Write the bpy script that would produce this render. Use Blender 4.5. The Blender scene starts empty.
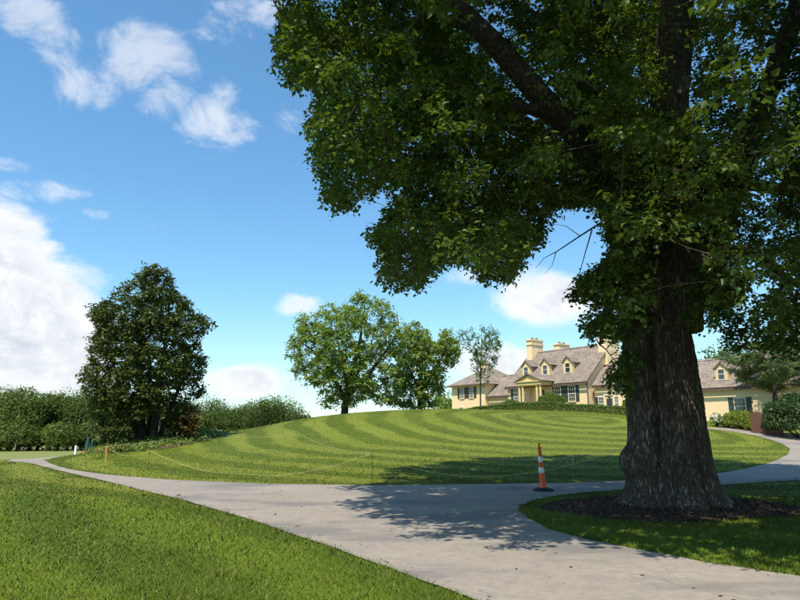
import bpy, math, random
import numpy as np
from mathutils import Vector, Matrix
from mathutils.geometry import delaunay_2d_cdt

# ------------------------------------------------------------------ camera
SC = bpy.context.scene
COL = SC.collection
rng = np.random.default_rng(7)
random.seed(7)
F = 628.0                     # focal length in photo pixels (800 wide)
EYE = 1.55
HORIZON = 432.0
PITCH = math.atan((HORIZON - 300.0) / F)
cam_d = bpy.data.cameras.new('camera')
cam = bpy.data.objects.new('camera', cam_d)
COL.objects.link(cam)
cam_d.sensor_width = 36.0
cam_d.lens = 36.0 * F / 800.0
cam_d.clip_start = 0.05
cam_d.clip_end = 5000
cam.location = (0, 0, EYE)
cam.rotation_euler = (math.pi / 2 + PITCH, 0, 0)
SC.camera = cam
# ------------------------------------------------------------------ sky, sun, exposure
SUN_AZ = math.radians(203.0)      # compass-like: clockwise from +Y, so the sun stands behind the camera, to its left
SUN_EL = math.radians(61.0)
sun_dir = Vector((math.sin(SUN_AZ) * math.cos(SUN_EL), math.cos(SUN_AZ) * math.cos(SUN_EL), math.sin(SUN_EL)))
sun_d = bpy.data.lights.new('sun', 'SUN')
sun_d.energy = 4.2
sun_d.angle = math.radians(0.5)
sun_d.color = (1.0, 0.92, 0.78)
sun = bpy.data.objects.new('sun', sun_d)
COL.objects.link(sun)
sun.rotation_euler = sun_dir.to_track_quat('Z', 'Y').to_euler()
SC.view_settings.view_transform = 'Standard'
SC.view_settings.look = 'None'
SC.view_settings.gamma = 1.0
SC.view_settings.use_curve_mapping = False
SC.view_settings.exposure = 0.6
SC.cycles.max_bounces = 6
SC.cycles.diffuse_bounces = 3
SC.cycles.glossy_bounces = 2
SC.cycles.transmission_bounces = 3
SC.cycles.transparent_max_bounces = 6
SC.cycles.use_denoising = True

world = bpy.data.worlds.new('World')
SC.world = world
world.use_nodes = True
_wn = world.node_tree.nodes; _wl = world.node_tree.links
_wn.clear()
class NT:
    """small helper to write node trees"""
    def __init__(self, tree):
        self.n = tree.nodes; self.l = tree.links
    def _in(self, sock, val):
        if isinstance(val, bpy.types.NodeSocket):
            self.l.new(val, sock)
        elif val is not None:
            sock.default_value = val
    def math(self, op, a, b=None, c=None, clamp=False):
        m = self.n.new('ShaderNodeMath'); m.operation = op; m.use_clamp = clamp
        for i, v in enumerate((a, b, c)):
            self._in(m.inputs[i], v)
        return m.outputs[0]
    def vmath(self, op, a, b=None, s=None):
        m = self.n.new('ShaderNodeVectorMath'); m.operation = op
        self._in(m.inputs[0], a); self._in(m.inputs[1], b)
        if s is not None:
            self._in(m.inputs['Scale'], s)
        return m.outputs['Value'] if op in ('DOT_PRODUCT', 'LENGTH', 'DISTANCE') else m.outputs[0]
    def noise(self, vec, scale, detail=4.0, rough=0.55, dist=0.0):
        m = self.n.new('ShaderNodeTexNoise')
        self._in(m.inputs['Vector'], vec)
        m.inputs['Scale'].default_value = scale; m.inputs['Detail'].default_value = detail
        m.inputs['Roughness'].default_value = rough; m.inputs['Distortion'].default_value = dist
        return m.outputs['Fac']
    def smooth(self, x, lo, hi, a=0.0, b=1.0):
        m = self.n.new('ShaderNodeMapRange'); m.interpolation_type = 'SMOOTHSTEP'
        self._in(m.inputs[0], x); self._in(m.inputs[1], lo); self._in(m.inputs[2], hi)
        self._in(m.inputs[3], a); self._in(m.inputs[4], b)
        return m.outputs[0]
    def lin(self, x, lo, hi, a=0.0, b=1.0):
        m = self.n.new('ShaderNodeMapRange')
        self._in(m.inputs[0], x); self._in(m.inputs[1], lo); self._in(m.inputs[2], hi)
        self._in(m.inputs[3], a); self._in(m.inputs[4], b)
        return m.outputs[0]
    def mix(self, fac, a, b, blend='MIX'):
        m = self.n.new('ShaderNodeMix'); m.data_type = 'RGBA'; m.blend_type = blend
        self._in(m.inputs[0], fac)
        for s, v in ((m.inputs[6], a), (m.inputs[7], b)):
            if isinstance(v, tuple) and len(v) == 3:
                v = v + (1.0,)
            self._in(s, v)
        return m.outputs[2]
    def scale(self, vec, s):
        m = self.n.new('ShaderNodeMapping')
        self._in(m.inputs['Vector'], vec); m.inputs['Scale'].default_value = s
        return m.outputs[0]
    def offset(self, vec, o):
        m = self.n.new('ShaderNodeMapping')
        self._in(m.inputs['Vector'], vec); m.inputs['Location'].default_value = o
        return m.outputs[0]
    def sep(self, vec):
        m = self.n.new('ShaderNodeSeparateXYZ'); self._in(m.inputs[0], vec)
        return m.outputs[0], m.outputs[1], m.outputs[2]
    def comb(self, x, y, z):
        m = self.n.new('ShaderNodeCombineXYZ')
        for i, v in enumerate((x, y, z)):
            self._in(m.inputs[i], v)
        return m.outputs[0]
def _world():
    w = NT(world.node_tree)
    tc = w.n.new('ShaderNodeTexCoord')
    d = tc.outputs['Generated']
    sky = w.n.new('ShaderNodeTexSky'); sky.sky_type = 'NISHITA'; sky.sun_disc = False
    sky.sun_elevation = SUN_EL; sky.sun_rotation = SUN_AZ
    sky.air_density = 1.0; sky.dust_density = 0.25; sky.ozone_density = 1.6; sky.altitude = 50
    gm = w.n.new('ShaderNodeGamma'); gm.inputs[1].default_value = 0.85
    w.l.new(sky.outputs[0], gm.inputs[0])
    hs = w.n.new('ShaderNodeHueSaturation'); hs.inputs['Saturation'].default_value = 1.22; hs.inputs['Value'].default_value = 1.10
    w.l.new(gm.outputs[0], hs.inputs['Color'])
    skyc = w.mix(1.0, hs.outputs[0], (0.90, 1.13, 1.14), 'MULTIPLY')
    x, y, z = w.sep(d)
    # cumulus field: noise over directions, gathered round a few banks of cloud
    p = w.scale(d, (1.0, 1.0, 1.35))
    n1 = w.noise(p, 9.0, 13.0, 0.66, 0.45)
    n2 = w.noise(w.offset(p, (0.035, 0.05, -0.055)), 9.0, 8.0, 0.60, 0.3)
    big = w.noise(w.offset(p, (3.1, 1.7, 0.4)), 2.1, 3.0, 0.5)
    # bank centres as (azimuth, elevation) in radians with half widths, wherever they stand round the horizon
    az = w.math('ARCTAN2', x, y)
    el = w.math('ARCSINE', z)
    banks = [BANK for BANK in CLOUD_BANKS]
    m = None
    for (a0, e0, ra, re, k, rot) in banks:
        da = w.math('SUBTRACT', az, a0); de = w.math('SUBTRACT', el, e0)
        ca, sa = math.cos(rot), math.sin(rot)
        q1 = w.math('ADD', w.math('MULTIPLY', da, ca / ra), w.math('MULTIPLY', de, sa / ra))
        q2 = w.math('ADD', w.math('MULTIPLY', da, -sa / re), w.math('MULTIPLY', de, ca / re))
        r2 = w.math('ADD', w.math('MULTIPLY', q1, q1), w.math('MULTIPLY', q2, q2))
        g = w.math('MULTIPLY', w.math('EXPONENT', w.math('MULTIPLY', w.math('MULTIPLY', r2, r2), -1.0)), k)
        m = g if m is None else w.math('MAXIMUM', m, g)
    # away from the named banks a fair-weather scatter of the same clouds goes on
    scatter = w.math('MULTIPLY', w.smooth(big, 0.50, 0.72), 0.36)
    outside = w.smooth(w.math('ABSOLUTE', w.math('SUBTRACT', az, 0.0)), 0.62, 0.9)
    high = w.smooth(el, 0.62, 0.8)
    m = w.math('MAXIMUM', m, w.math('MULTIPLY', scatter, w.math('MAXIMUM', outside, high)))
    field = w.math('ADD', n1, m)
    dens = w.smooth(field, 0.61, 0.86)
    thick = w.smooth(field, 0.72, 1.05)
    lit = w.lin(w.math('SUBTRACT', n1, n2), -0.10, 0.12)
    shade = w.math('SUBTRACT', 1.0, w.math('MULTIPLY', thick, w.math('SUBTRACT', 1.0, lit)), clamp=True)
    ccol = w.mix(shade, (2.8, 3.05, 3.5), (5.1, 5.1, 5.15))
    above = w.smooth(z, 0.0, 0.05)
    horizon = w.smooth(el, 0.0, 0.22, 0.32, 0.0)
    base = w.mix(horizon, skyc, (3.2, 3.6, 4.05))
    fin = w.mix(w.math('MULTIPLY', w.math('MULTIPLY', dens, w.smooth(m, 0.22, 0.38, 0.50, 0.95)), above), base, ccol)
    bg = w.n.new('ShaderNodeBackground'); bg.inputs['Strength'].default_value = 0.14
    w.l.new(fin, bg.inputs['Color'])
    out = w.n.new('ShaderNodeOutputWorld')
    w.l.new(bg.outputs[0], out.inputs['Surface'])
def _bank(u, v, ru, rv, k, rot=0.0):
    """a bank of cloud seen round a photo pixel: its azimuth, elevation and spread"""
    a = (u - 400.0) / F; b = (300.0 - v) / F
    yy = math.cos(PITCH) - b * math.sin(PITCH); zz = math.sin(PITCH) + b * math.cos(PITCH)
    return (math.atan2(a, yy), math.atan2(zz, math.hypot(a, yy)), ru / F, rv / F, k, rot)
CLOUD_BANKS = [_bank(-5, 300, 100, 78, .44, -.45), _bank(55, 345, 62, 48, .42), _bank(15, 232, 55, 28, .40, -.4), _bank(20, 375, 110, 26, .36),
               _bank(150, 70, 62, 40, .25, -.3), _bank(215, 128, 42, 44, .27, -.3), _bank(95, 85, 40, 24, .23), _bank(245, 25, 52, 24, .20, .3),
               _bank(40, 30, 58, 26, .24, -.5), _bank(32, 190, 42, 14, .30, .15), _bank(8, 165, 24, 9, .30), _bank(290, 100, 26, 40, .16),
               _bank(295, 304, 30, 13, .34, .2), _bank(545, 298, 58, 32, .40), _bank(470, 275, 50, 12, .20),
               _bank(243, 382, 44, 20, .42), _bank(505, 364, 75, 22, .36), _bank(100, 215, 18, 6, .22)]
_world()
# ------------------------------------------------------------------ pixel helpers and terrain
CP, SP = math.cos(PITCH), math.sin(PITCH)
def ray(u, v):
    """direction of a photo pixel, scaled so that its forward (y) part is 1"""
    a = (u - 400.0) / F
    b = (300.0 - v) / F
    y = CP - b * SP
    z = SP + b * CP
    return a / y, 1.0, z / y
def P(u, v, y):
    r = ray(u, v)
    return (r[0] * y, y, EYE + r[2] * y)
def project(p):
    """world points (n,3) -> photo pixels and depth"""
    p = np.asarray(p, float)
    x, y, z = p[..., 0], p[..., 1], p[..., 2] - EYE
    d = y * CP + z * SP
    up = -y * SP + z * CP
    ds = np.where(np.abs(d) < 1e-4, 1e-4, d)
    return 400 + F * x / ds, 300 - F * up / ds, d
def in_poly(u, v, poly):
    u = np.asarray(u, float); v = np.asarray(v, float)
    inside = np.zeros(u.shape, bool)
    n = len(poly)
    for i in range(n):
        x0, y0 = poly[i][0], poly[i][1]
        x1, y1 = poly[(i + 1) % n][0], poly[(i + 1) % n][1]
        if y0 == y1:
            continue
        c = ((y0 > v) != (y1 > v)) & (u < (x1 - x0) * (v - y0) / (y1 - y0) + x0)
        inside ^= c
    return inside

_cz = [(0, 0, 0), (-8, 0, 0), (8, 0, 0), (-8, 8, 0), (0, 8, 0), (8, 8, 0), (15, 9, 0), (5.3, 12, .02),
       (-15, 14, 0), (-4.5, 18.5, 0), (0, 18, 0), (7, 19, 0), (12, 20, .05), (18, 15, 0), (28, 6, 0), (-25, 5, 0),
       (-14, 25, -.03), (-20.5, 37, -.05), (-22, 43, -.15), (-20, 48, -.2), (-26, 37, -.1), (-30, 60, -.7),
       (19.3, 65, 3.55), (12.5, 73, 3.5), (7, 80, 2.8), (27.7, 54.4, 2.3), (31, 51, 2.0), (25, 75, 3.5), (42, 58, 2.3),
       (-10, 72, 1.0), (0, 62, 3.3), (3, 84, 2.3), (-5, 105, 0), (20, 120, 1), (60, 100, .6),
       (-60, 60, -1), (-60, 20, -.3), (60, 20, .6), (40, -5, 0), (-40, -20, 0), (40, -30, 0), (0, -30, 0)]
_cp = [(14, 460, 38), (75, 456.5, 43), (40, 452, 85), (10, 449.5, 115), (-250, 450, 110), (105, 462, 29), (150, 441, 38),
       (200, 434, 42), (255, 428, 45), (300, 419.5, 47), (350, 413.5, 49), (400, 410.5, 51), (450, 409.5, 52), (520, 411.5, 53),
       (600, 415, 51), (640, 418, 49), (250, 462, 27), (400, 462, 26.5), (400, 437, 37), (550, 462, 27), (550, 437, 37),
       (250, 445, 36), (720, 456, 30), (715, 430, 47), (790, 450, 36), (870, 440, 44), (930, 455, 38)]
CT = np.array([c for c in _cz] + [P(*c) for c in _cp])
def _U(r2):
    return np.where(r2 > 1e-9, r2 * np.log(np.maximum(r2, 1e-9)), 0.0)
def _fit():
    n = len(CT)
    d2 = ((CT[:, None, :2] - CT[None, :, :2]) ** 2).sum(-1) / 400.0
    K = _U(d2) + np.eye(n) * 0.004
    Pm = np.c_[np.ones(n), CT[:, :2] / 20.0]
    A = np.zeros((n + 3, n + 3)); A[:n, :n] = K; A[:n, n:] = Pm; A[n:, :n] = Pm.T
    return np.linalg.solve(A, np.r_[CT[:, 2], 0, 0, 0])
_W = _fit()
def H(x, y):
    """terrain height"""
    x = np.asarray(x, float); y = np.asarray(y, float)
    sh = np.broadcast(x, y).shape
    x = np.broadcast_to(x, sh).ravel(); y = np.broadcast_to(y, sh).ravel()
    out = np.empty(x.size)
    for i in range(0, x.size, 50000):
        xs, ys = x[i:i + 50000], y[i:i + 50000]
        cx = np.clip(xs, -75, 75); cy = np.clip(ys, -35, 125)
        d2 = ((cx[:, None] - CT[None, :, 0]) ** 2 + (cy[:, None] - CT[None, :, 1]) ** 2) / 400.0
        z = _U(d2) @ _W[:-3] + _W[-3] + _W[-2] * cx / 20 + _W[-1] * cy / 20
        far = np.hypot(xs - cx, ys - cy)
        k = np.exp(-far / 60.0)
        out[i:i + 50000] = z * k + (-2.0) * (1 - k)
    return out.reshape(sh)
def G(u, v, ymin=3.0, ymax=160.0):
    """the point of the terrain seen at a photo pixel"""
    r = ray(u, v)
    ys = np.concatenate([np.arange(ymin, 30, .05), np.arange(30, ymax, .15)])
    dz = EYE + r[2] * ys - H(r[0] * ys, ys)
    k = np.argmax(dz < 0) if (dz < 0).any() else len(ys) - 1
    if k > 0 and dz[k] < 0:
        f = dz[k - 1] / (dz[k - 1] - dz[k]); y = ys[k - 1] + f * (ys[k] - ys[k - 1])
    else:
        y = ys[k]
    return (r[0] * y, y, EYE + r[2] * y)
# ------------------------------------------------------------------ mesh and object helpers
def mesh_np(name, verts, faces, attrs=None, smooth=False):
    """one mesh from numpy arrays; faces (m,k); attrs {name: per-face floats}"""
    verts = np.ascontiguousarray(verts, np.float32); faces = np.ascontiguousarray(faces, np.int32)
    m, k = faces.shape
    me = bpy.data.meshes.new(name)
    me.vertices.add(len(verts)); me.vertices.foreach_set('co', verts.ravel())
    me.loops.add(m * k); me.loops.foreach_set('vertex_index', faces.ravel())
    me.polygons.add(m)
    me.polygons.foreach_set('loop_start', np.arange(0, m * k, k, dtype=np.int32))
    if smooth:
        me.polygons.foreach_set('use_smooth', np.ones(m, bool))
    for an, vals in (attrs or {}).items():
        at = me.attributes.new(an, 'FLOAT', 'FACE')
        at.data.foreach_set('value', np.ascontiguousarray(vals, np.float32))
    me.update(calc_edges=True)
    return me
def link(name, me, mat=None, parent=None, **tags):
    o = bpy.data.objects.new(name, me)
    COL.objects.link(o)
    if mat is not None and me is not None and not me.materials:
        me.materials.append(mat)
    if parent is not None:
        o.parent = parent
    for k, v in tags.items():
        if v is not None:
            o[k] = v
    return o
def empty(name, loc, label, cat, group=None, rotz=0.0):
    o = bpy.data.objects.new(name, None)
    COL.objects.link(o)
    o.empty_display_size = 0.2
    o.location = loc; o.rotation_euler = (0, 0, rotz)
    o['label'] = label; o['category'] = cat
    if group:
        o['group'] = group
    return o
class MB:
    """collects boxes, prisms and tubes and builds one mesh"""
    def __init__(self):
        self.v = []; self.f = []
    def add(self, vs, fs):
        b = len(self.v)
        self.v += [tuple(map(float, p)) for p in vs]
        self.f += [tuple(i + b for i in q) for q in fs]
        return self
    def box(self, x0, x1, y0, y1, z0, z1):
        vs = [(x0, y0, z0), (x1, y0, z0), (x1, y1, z0), (x0, y1, z0), (x0, y0, z1), (x1, y0, z1), (x1, y1, z1), (x0, y1, z1)]
        return self.add(vs, [(0, 3, 2, 1), (4, 5, 6, 7), (0, 1, 5, 4), (1, 2, 6, 5), (2, 3, 7, 6), (3, 0, 4, 7)])
    def slab(self, quad, th):
        """a slab whose top is a planar polygon, with thickness th downwards along its normal"""
        q = [Vector(p) for p in quad]
        n = (q[1] - q[0]).cross(q[2] - q[0]).normalized()
        if n.z < 0:
            q.reverse(); n = -n
        k = len(q)
        vs = q + [p - n * th for p in q]
        fs = [tuple(range(k)), tuple(range(2 * k - 1, k - 1, -1))]
        fs += [(i, i + k, (i + 1) % k + k, (i + 1) % k) for i in range(k)]
        return self.add(vs, fs)
    def prism(self, poly, axis, a, b):
        """extrude a 2D polygon along axis 'x' or 'y' between a and b (poly gives the other horizontal axis and z)"""
        k = len(poly)
        if axis == 'x':
            vs = [(a, p[0], p[1]) for p in poly] + [(b, p[0], p[1]) for p in poly]
        else:
            vs = [(p[0], a, p[1]) for p in poly] + [(p[0], b, p[1]) for p in poly]
        fs = [tuple(range(k)), tuple(range(2 * k - 1, k - 1, -1))]
        fs += [(i, (i + 1) % k, (i + 1) % k + k, i + k) for i in range(k)]
        return self.add(vs, fs)
    def tube(self, pts, rads, n=6, cap=True):
        pts = [Vector(p) for p in pts]
        rings = []
        ref = Vector((0.31, 0.87, 0.23))
        for i, p in enumerate(pts):
            t = (pts[min(i + 1, len(pts) - 1)] - pts[max(i - 1, 0)])
            if t.length < 1e-9:
                t = Vector((0, 0, 1))
            t.normalize()
            a = (ref - t * ref.dot(t))
            if a.length < 1e-3:
                a = t.orthogonal()
            a.normalize(); c = t.cross(a)
            ref = a
            rings.append([p + (a * math.cos(2 * math.pi * j / n) + c * math.sin(2 * math.pi * j / n)) * rads[i] for j in range(n)])
        vs = [q for r in rings for q in r]
        fs = []
        for i in range(len(pts) - 1):
            for j in range(n):
                k = (j + 1) % n
                fs.append((i * n + j, i * n + k, (i + 1) * n + k, (i + 1) * n + j))
        if cap:
            fs.append(tuple(range(n - 1, -1, -1))); fs.append(tuple((len(pts) - 1) * n + j for j in range(n)))
        return self.add(vs, fs)
    def lathe(self, prof, n=20, c=(0, 0, 0)):
        vs = []; fs = []
        for r, z in prof:
            for j in range(n):
                a = 2 * math.pi * j / n
                vs.append((c[0] + r * math.cos(a), c[1] + r * math.sin(a), c[2] + z))
        for i in range(len(prof) - 1):
            for j in range(n):
                k = (j + 1) % n
                fs.append((i * n + j, i * n + k, (i + 1) * n + k, (i + 1) * n + j))
        fs.append(tuple(range(n - 1, -1, -1))); fs.append(tuple((len(prof) - 1) * n + j for j in range(n)))
        return self.add(vs, fs)
    def build(self, name, mat, parent=None, smooth=False, fix=True, **tags):
        me = bpy.data.meshes.new(name)
        me.from_pydata(self.v, [], self.f)
        if fix:
            import bmesh
            bm = bmesh.new(); bm.from_mesh(me)
            bmesh.ops.recalc_face_normals(bm, faces=bm.faces)
            bm.to_mesh(me); bm.free()
        if smooth:
            me.polygons.foreach_set('use_smooth', np.ones(len(me.polygons), bool))
        me.update()
        return link(name, me, mat, parent, **tags)

# ------------------------------------------------------------------ materials
def material(name):
    m = bpy.data.materials.new(name); m.use_nodes = True
    m.node_tree.nodes.clear()
    t = NT(m.node_tree)
    out = t.n.new('ShaderNodeOutputMaterial')
    bs = t.n.new('ShaderNodeBsdfPrincipled')
    t.l.new(bs.outputs[0], out.inputs['Surface'])
    t.bs = bs; t.out = out; t.m = m
    tc = t.n.new('ShaderNodeTexCoord')
    t.obj = tc.outputs['Object']
    geo = t.n.new('ShaderNodeNewGeometry')
    t.pos = geo.outputs['Position']
    return t
def setc(t, c):
    t._in(t.bs.inputs['Base Color'], c + (1.0,) if isinstance(c, tuple) and len(c) == 3 else c)
def bump(t, h, strength=0.3, dist=0.02):
    b = t.n.new('ShaderNodeBump'); b.inputs['Strength'].default_value = strength; b.inputs['Distance'].default_value = dist
    t.l.new(h, b.inputs['Height']); t.l.new(b.outputs[0], t.bs.inputs['Normal'])
def attr(t, name):
    a = t.n.new('ShaderNodeAttribute'); a.attribute_name = name
    return a.outputs['Fac']
def plain(name, col, rough=0.6, var=0.15, scale=6.0, spec=0.3, metal=0.0):
    t = material(name)
    n = t.noise(t.obj, scale, 5.0, 0.6)
    lo = tuple(c * (1 - var) for c in col); hi = tuple(min(1, c * (1 + var)) for c in col)
    setc(t, t.mix(n, lo, hi))
    t.bs.inputs['Roughness'].default_value = rough
    t.bs.inputs['Specular IOR Level'].default_value = spec
    t.bs.inputs['Metallic'].default_value = metal
    return t.m
def leaf_mat(name, dark, light, trans=0.35, rough=0.5, spec=0.35, big=0.0):
    """leaf blades: colour varies from leaf to leaf, light passes through them"""
    t = material(name)
    a = attr(t, 'tint')
    n = t.noise(t.pos, 0.6, 2.0)
    f = t.math('ADD', t.math('MULTIPLY', a, 0.75), t.math('MULTIPLY', n, 0.35), clamp=True)
    c = t.mix(f, dark, light)
    setc(t, c)
    t.bs.inputs['Roughness'].default_value = rough
    t.bs.inputs['Specular IOR Level'].default_value = spec
    tr = t.n.new('ShaderNodeBsdfTranslucent')
    t.l.new(t.mix(1.0, c, (1.35, 1.45, 0.55), 'MULTIPLY'), tr.inputs['Color'])
    mx = t.n.new('ShaderNodeMixShader'); mx.inputs[0].default_value = trans
    t.l.new(t.bs.outputs[0], mx.inputs[1]); t.l.new(tr.outputs[0], mx.inputs[2])
    t.l.new(mx.outputs[0], t.out.inputs['Surface'])
    return t.m
def bark_mat(name, dark, light, scale=1.0, lichen=0.0):
    t = material(name)
    q = t.scale(t.obj, (7.0 * scale, 7.0 * scale, 1.5 * scale))
    n1 = t.noise(q, 2.2, 8.0, 0.68, 0.6)
    n2 = t.noise(t.obj, 1.3 * scale, 4.0)
    ridge = t.math('ABSOLUTE', t.math('SUBTRACT', n1, 0.5))
    r = t.smooth(ridge, 0.0, 0.12)
    c = t.mix(r, tuple(x * 0.45 for x in dark), t.mix(n2, dark, light))
    if lichen:
        l = t.smooth(t.noise(t.obj, 2.7, 6.0, 0.7), 0.60, 0.72)
        c = t.mix(t.math('MULTIPLY', l, lichen), c, (0.20, 0.22, 0.17))
    setc(t, c)
    t.bs.inputs['Roughness'].default_value = 0.9
    t.bs.inputs['Specular IOR Level'].default_value = 0.15
    bump(t, t.math('ADD', r, t.math('MULTIPLY', n1, 0.6)), 0.9, 0.035 / scale)
    return t.m

# mowing lines: rings round the house on the hill, straight swaths along the drive elsewhere
HILL_C = (13.0, 46.0)
def lawn_mat():
    t = material('mown_lawn')
    x, y, z = t.sep(t.pos)
    wob = t.noise(t.pos, 0.25, 3.0)
    w = t.math('MULTIPLY', t.math('SUBTRACT', wob, 0.5), 2.2)
    dx = t.math('SUBTRACT', x, HILL_C[0]); dy = t.math('SUBTRACT', y, HILL_C[1])
    rad = t.math('SQRT', t.math('ADD', t.math('MULTIPLY', dx, dx), t.math('MULTIPLY', dy, dy)))
    s_hill = t.math('SINE', t.math('MULTIPLY', t.math('ADD', rad, w), 2 * math.pi / 2.6))
    c_near = t.math('ADD', t.math('MULTIPLY', x, 0.82), t.math('MULTIPLY', y, 0.57))
    s_near = t.math('SINE', t.math('MULTIPLY', t.math('ADD', c_near, t.math('MULTIPLY', w, 1.3)), 2 * math.pi / 2.6))
    on_hill = t.smooth(t.math('ADD', y, t.math('MULTIPLY', t.math('ABSOLUTE', x), 0.0)), 17.0, 20.0)
    left = t.smooth(t.math('ADD', t.math('MULTIPLY', x, 0.5), y), 11.5, 13.5)   # hill lies beyond the drive
    s = t.math('ADD', t.math('MULTIPLY', s_hill, left), t.math('MULTIPLY', t.math('MULTIPLY', s_near, 0.8), t.math('SUBTRACT', 1.0, left)))
    s = t.smooth(s, -0.5, 0.6)
    amp = t.lin(t.noise(t.pos, 0.16, 3.0, 0.6), 0.3, 0.7, 0.35, 0.95)
    s = t.math('ADD', 0.5, t.math('MULTIPLY', t.math('SUBTRACT', s, 0.5), amp))
    tint = attr(t, 'tint')
    n1 = t.noise(t.pos, 1.7, 6.0, 0.65)
    n2 = t.noise(t.pos, 0.33, 3.0)
    n3 = t.noise(t.scale(t.pos, (30, 30, 30)), 1.0, 3.0, 0.7)
    dark = t.mix(n2, (0.052, 0.086, 0.005), (0.068, 0.104, 0.007))
    lite = t.mix(n2, (0.148, 0.184, 0.019), (0.188, 0.215, 0.030))
    lite = t.mix(left, t.mix(n2, (0.088, 0.148, 0.007), (0.128, 0.186, 0.014)), lite)
    dark = t.mix(left, t.mix(n2, (0.041, 0.082, 0.004), (0.053, 0.098, 0.005)), dark)
    c = t.mix(s, dark, lite)
    c = t.mix(t.smooth(n1, 0.40, 0.80, 0.0, 0.25), c, (0.130, 0.150, 0.022))
    c = t.mix(t.lin(tint, 0.0, 1.0, 0.0, 0.25), c, (0.155, 0.182, 0.018))
    c = t.mix(t.smooth(n3, 0.42, 0.2, 0.0, 0.22), c, (0.040, 0.062, 0.009))
    c = t.mix(t.smooth(tint, 0.955, 0.97, 0.0, 0.7), c, (0.36, 0.31, 0.13))
    dry = t.math('MULTIPLY', t.smooth(t.noise(t.pos, 0.55, 4.0, 0.6), 0.66, 0.80), 0.5)
    c = t.mix(dry, c, (0.24, 0.21, 0.075))
    meadow = t.smooth(t.math('SUBTRACT', y, t.math('MULTIPLY', x, 0.9)), 75.0, 92.0)
    c = t.mix(t.math('MULTIPLY', meadow, 0.75), c, t.mix(n1, (0.15, 0.19, 0.05), (0.26, 0.25, 0.10)))
    setc(t, c)
    t.bs.inputs['Roughness'].default_value = 0.75
    t.bs.inputs['Specular IOR Level'].default_value = 0.15
    bump(t, t.noise(t.pos, 22.0, 4.0, 0.7), 0.5, 0.04)
    # a sward scatters light much like a level surface: lean the blades' normals upwards
    geo = t.n.new('ShaderNodeNewGeometry')
    nv = t.vmath('NORMALIZE', t.vmath('ADD', t.vmath('SCALE', geo.outputs['Normal'], s=0.55), t.comb(0.0, 0.0, 0.75)))
    bn = [q for q in t.n if q.type == 'BUMP'][0]
    t.l.new(nv, bn.inputs['Normal'])
    return t.m
def drive_mat():
    t = material('worn_asphalt')
    n1 = t.noise(t.pos, 0.45, 5.0, 0.6)
    n2 = t.noise(t.pos, 3.0, 6.0, 0.65)
    ag = t.noise(t.pos, 60.0, 3.0, 0.7)
    c = t.mix(n1, (0.240, 0.204, 0.168), (0.365, 0.318, 0.266))
    c = t.mix(t.smooth(n2, 0.45, 0.75, 0, 0.6), c, (0.19, 0.172, 0.155))
    n4 = t.noise(t.pos, 11.0, 5.0, 0.7)
    c = t.mix(t.smooth(n4, 0.35, 0.75, 0, 0.45), c, (0.16, 0.148, 0.135))
    c = t.mix(t.smooth(n4, 0.42, 0.25, 0, 0.4), c, (0.40, 0.375, 0.34))
    c = t.mix(t.smooth(ag, 0.55, 0.8, 0, 0.5), c, (0.42, 0.40, 0.37))
    c = t.mix(t.smooth(ag, 0.42, 0.22, 0, 0.5), c, (0.12, 0.115, 0.11))
    # worn dark stains, also painted in for soft shade, and a few wandering cracks
    st = t.smooth(t.noise(t.scale(t.pos, (0.35, 0.8, 1)), 0.8, 5.0, 0.6), 0.47, 0.64, 0, 0.75)
    c = t.mix(st, c, (0.15, 0.142, 0.135))
    v = t.n.new('ShaderNodeTexVoronoi'); v.feature = 'DISTANCE_TO_EDGE'; v.inputs['Scale'].default_value = 0.22
    wv = t.n.new('ShaderNodeTexNoise'); wv.inputs['Scale'].default_value = 1.2; wv.inputs['Detail'].default_value = 6.0
    t.l.new(t.pos, wv.inputs['Vector'])
    t.l.new(t.vmath('ADD', t.pos, t.vmath('SCALE', wv.outputs['Color'], s=1.6)), v.inputs['Vector'])
    crack = t.smooth(v.outputs['Distance'], 0.004, 0.0015, 0, 1)
    crack = t.math('MULTIPLY', crack, t.smooth(t.noise(t.pos, 0.5, 2.0), 0.5, 0.6))
    c = t.mix(t.math('MULTIPLY', crack, 0.3), c, (0.05, 0.048, 0.045))
    setc(t, c)
    t.bs.inputs['Roughness'].default_value = 0.85
    t.bs.inputs['Specular IOR Level'].default_value = 0.25
    bump(t, t.math('SUBTRACT', t.math('ADD', ag, t.math('MULTIPLY', n2, 0.5)), crack), 0.5, 0.012)
    return t.m
def roof_mat(name, base):
    t = material(name)
    br = t.n.new('ShaderNodeTexBrick')
    br.inputs['Scale'].default_value = 1.0
    br.inputs['Brick Width'].default_value = 0.22; br.inputs['Row Height'].default_value = 0.17
    br.inputs['Mortar Size'].default_value = 0.012
    lo = tuple(c * 0.72 for c in base); hi = tuple(c * 1.25 for c in base)
    br.inputs['Color1'].default_value = lo + (1,); br.inputs['Color2'].default_value = hi + (1,)
    br.inputs['Mortar'].default_value = tuple(c * 0.35 for c in base) + (1,)
    x, y, z = t.sep(t.obj)
    t.l.new(t.comb(x, t.math('MULTIPLY', z, 1.5), 0.0), br.inputs['Vector'])
    n = t.noise(t.scale(t.obj, (1.4, 1.4, .35)), 1.0, 5.0, 0.65)
    c = t.mix(t.smooth(n, 0.4, 0.75, 0, 0.6), br.outputs['Color'], tuple(min(1, c * 1.5) for c in base))
    setc(t, c)
    t.bs.inputs['Roughness'].default_value = 0.85
    bump(t, br.outputs['Fac'], -0.6, 0.02)
    return t.m
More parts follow.
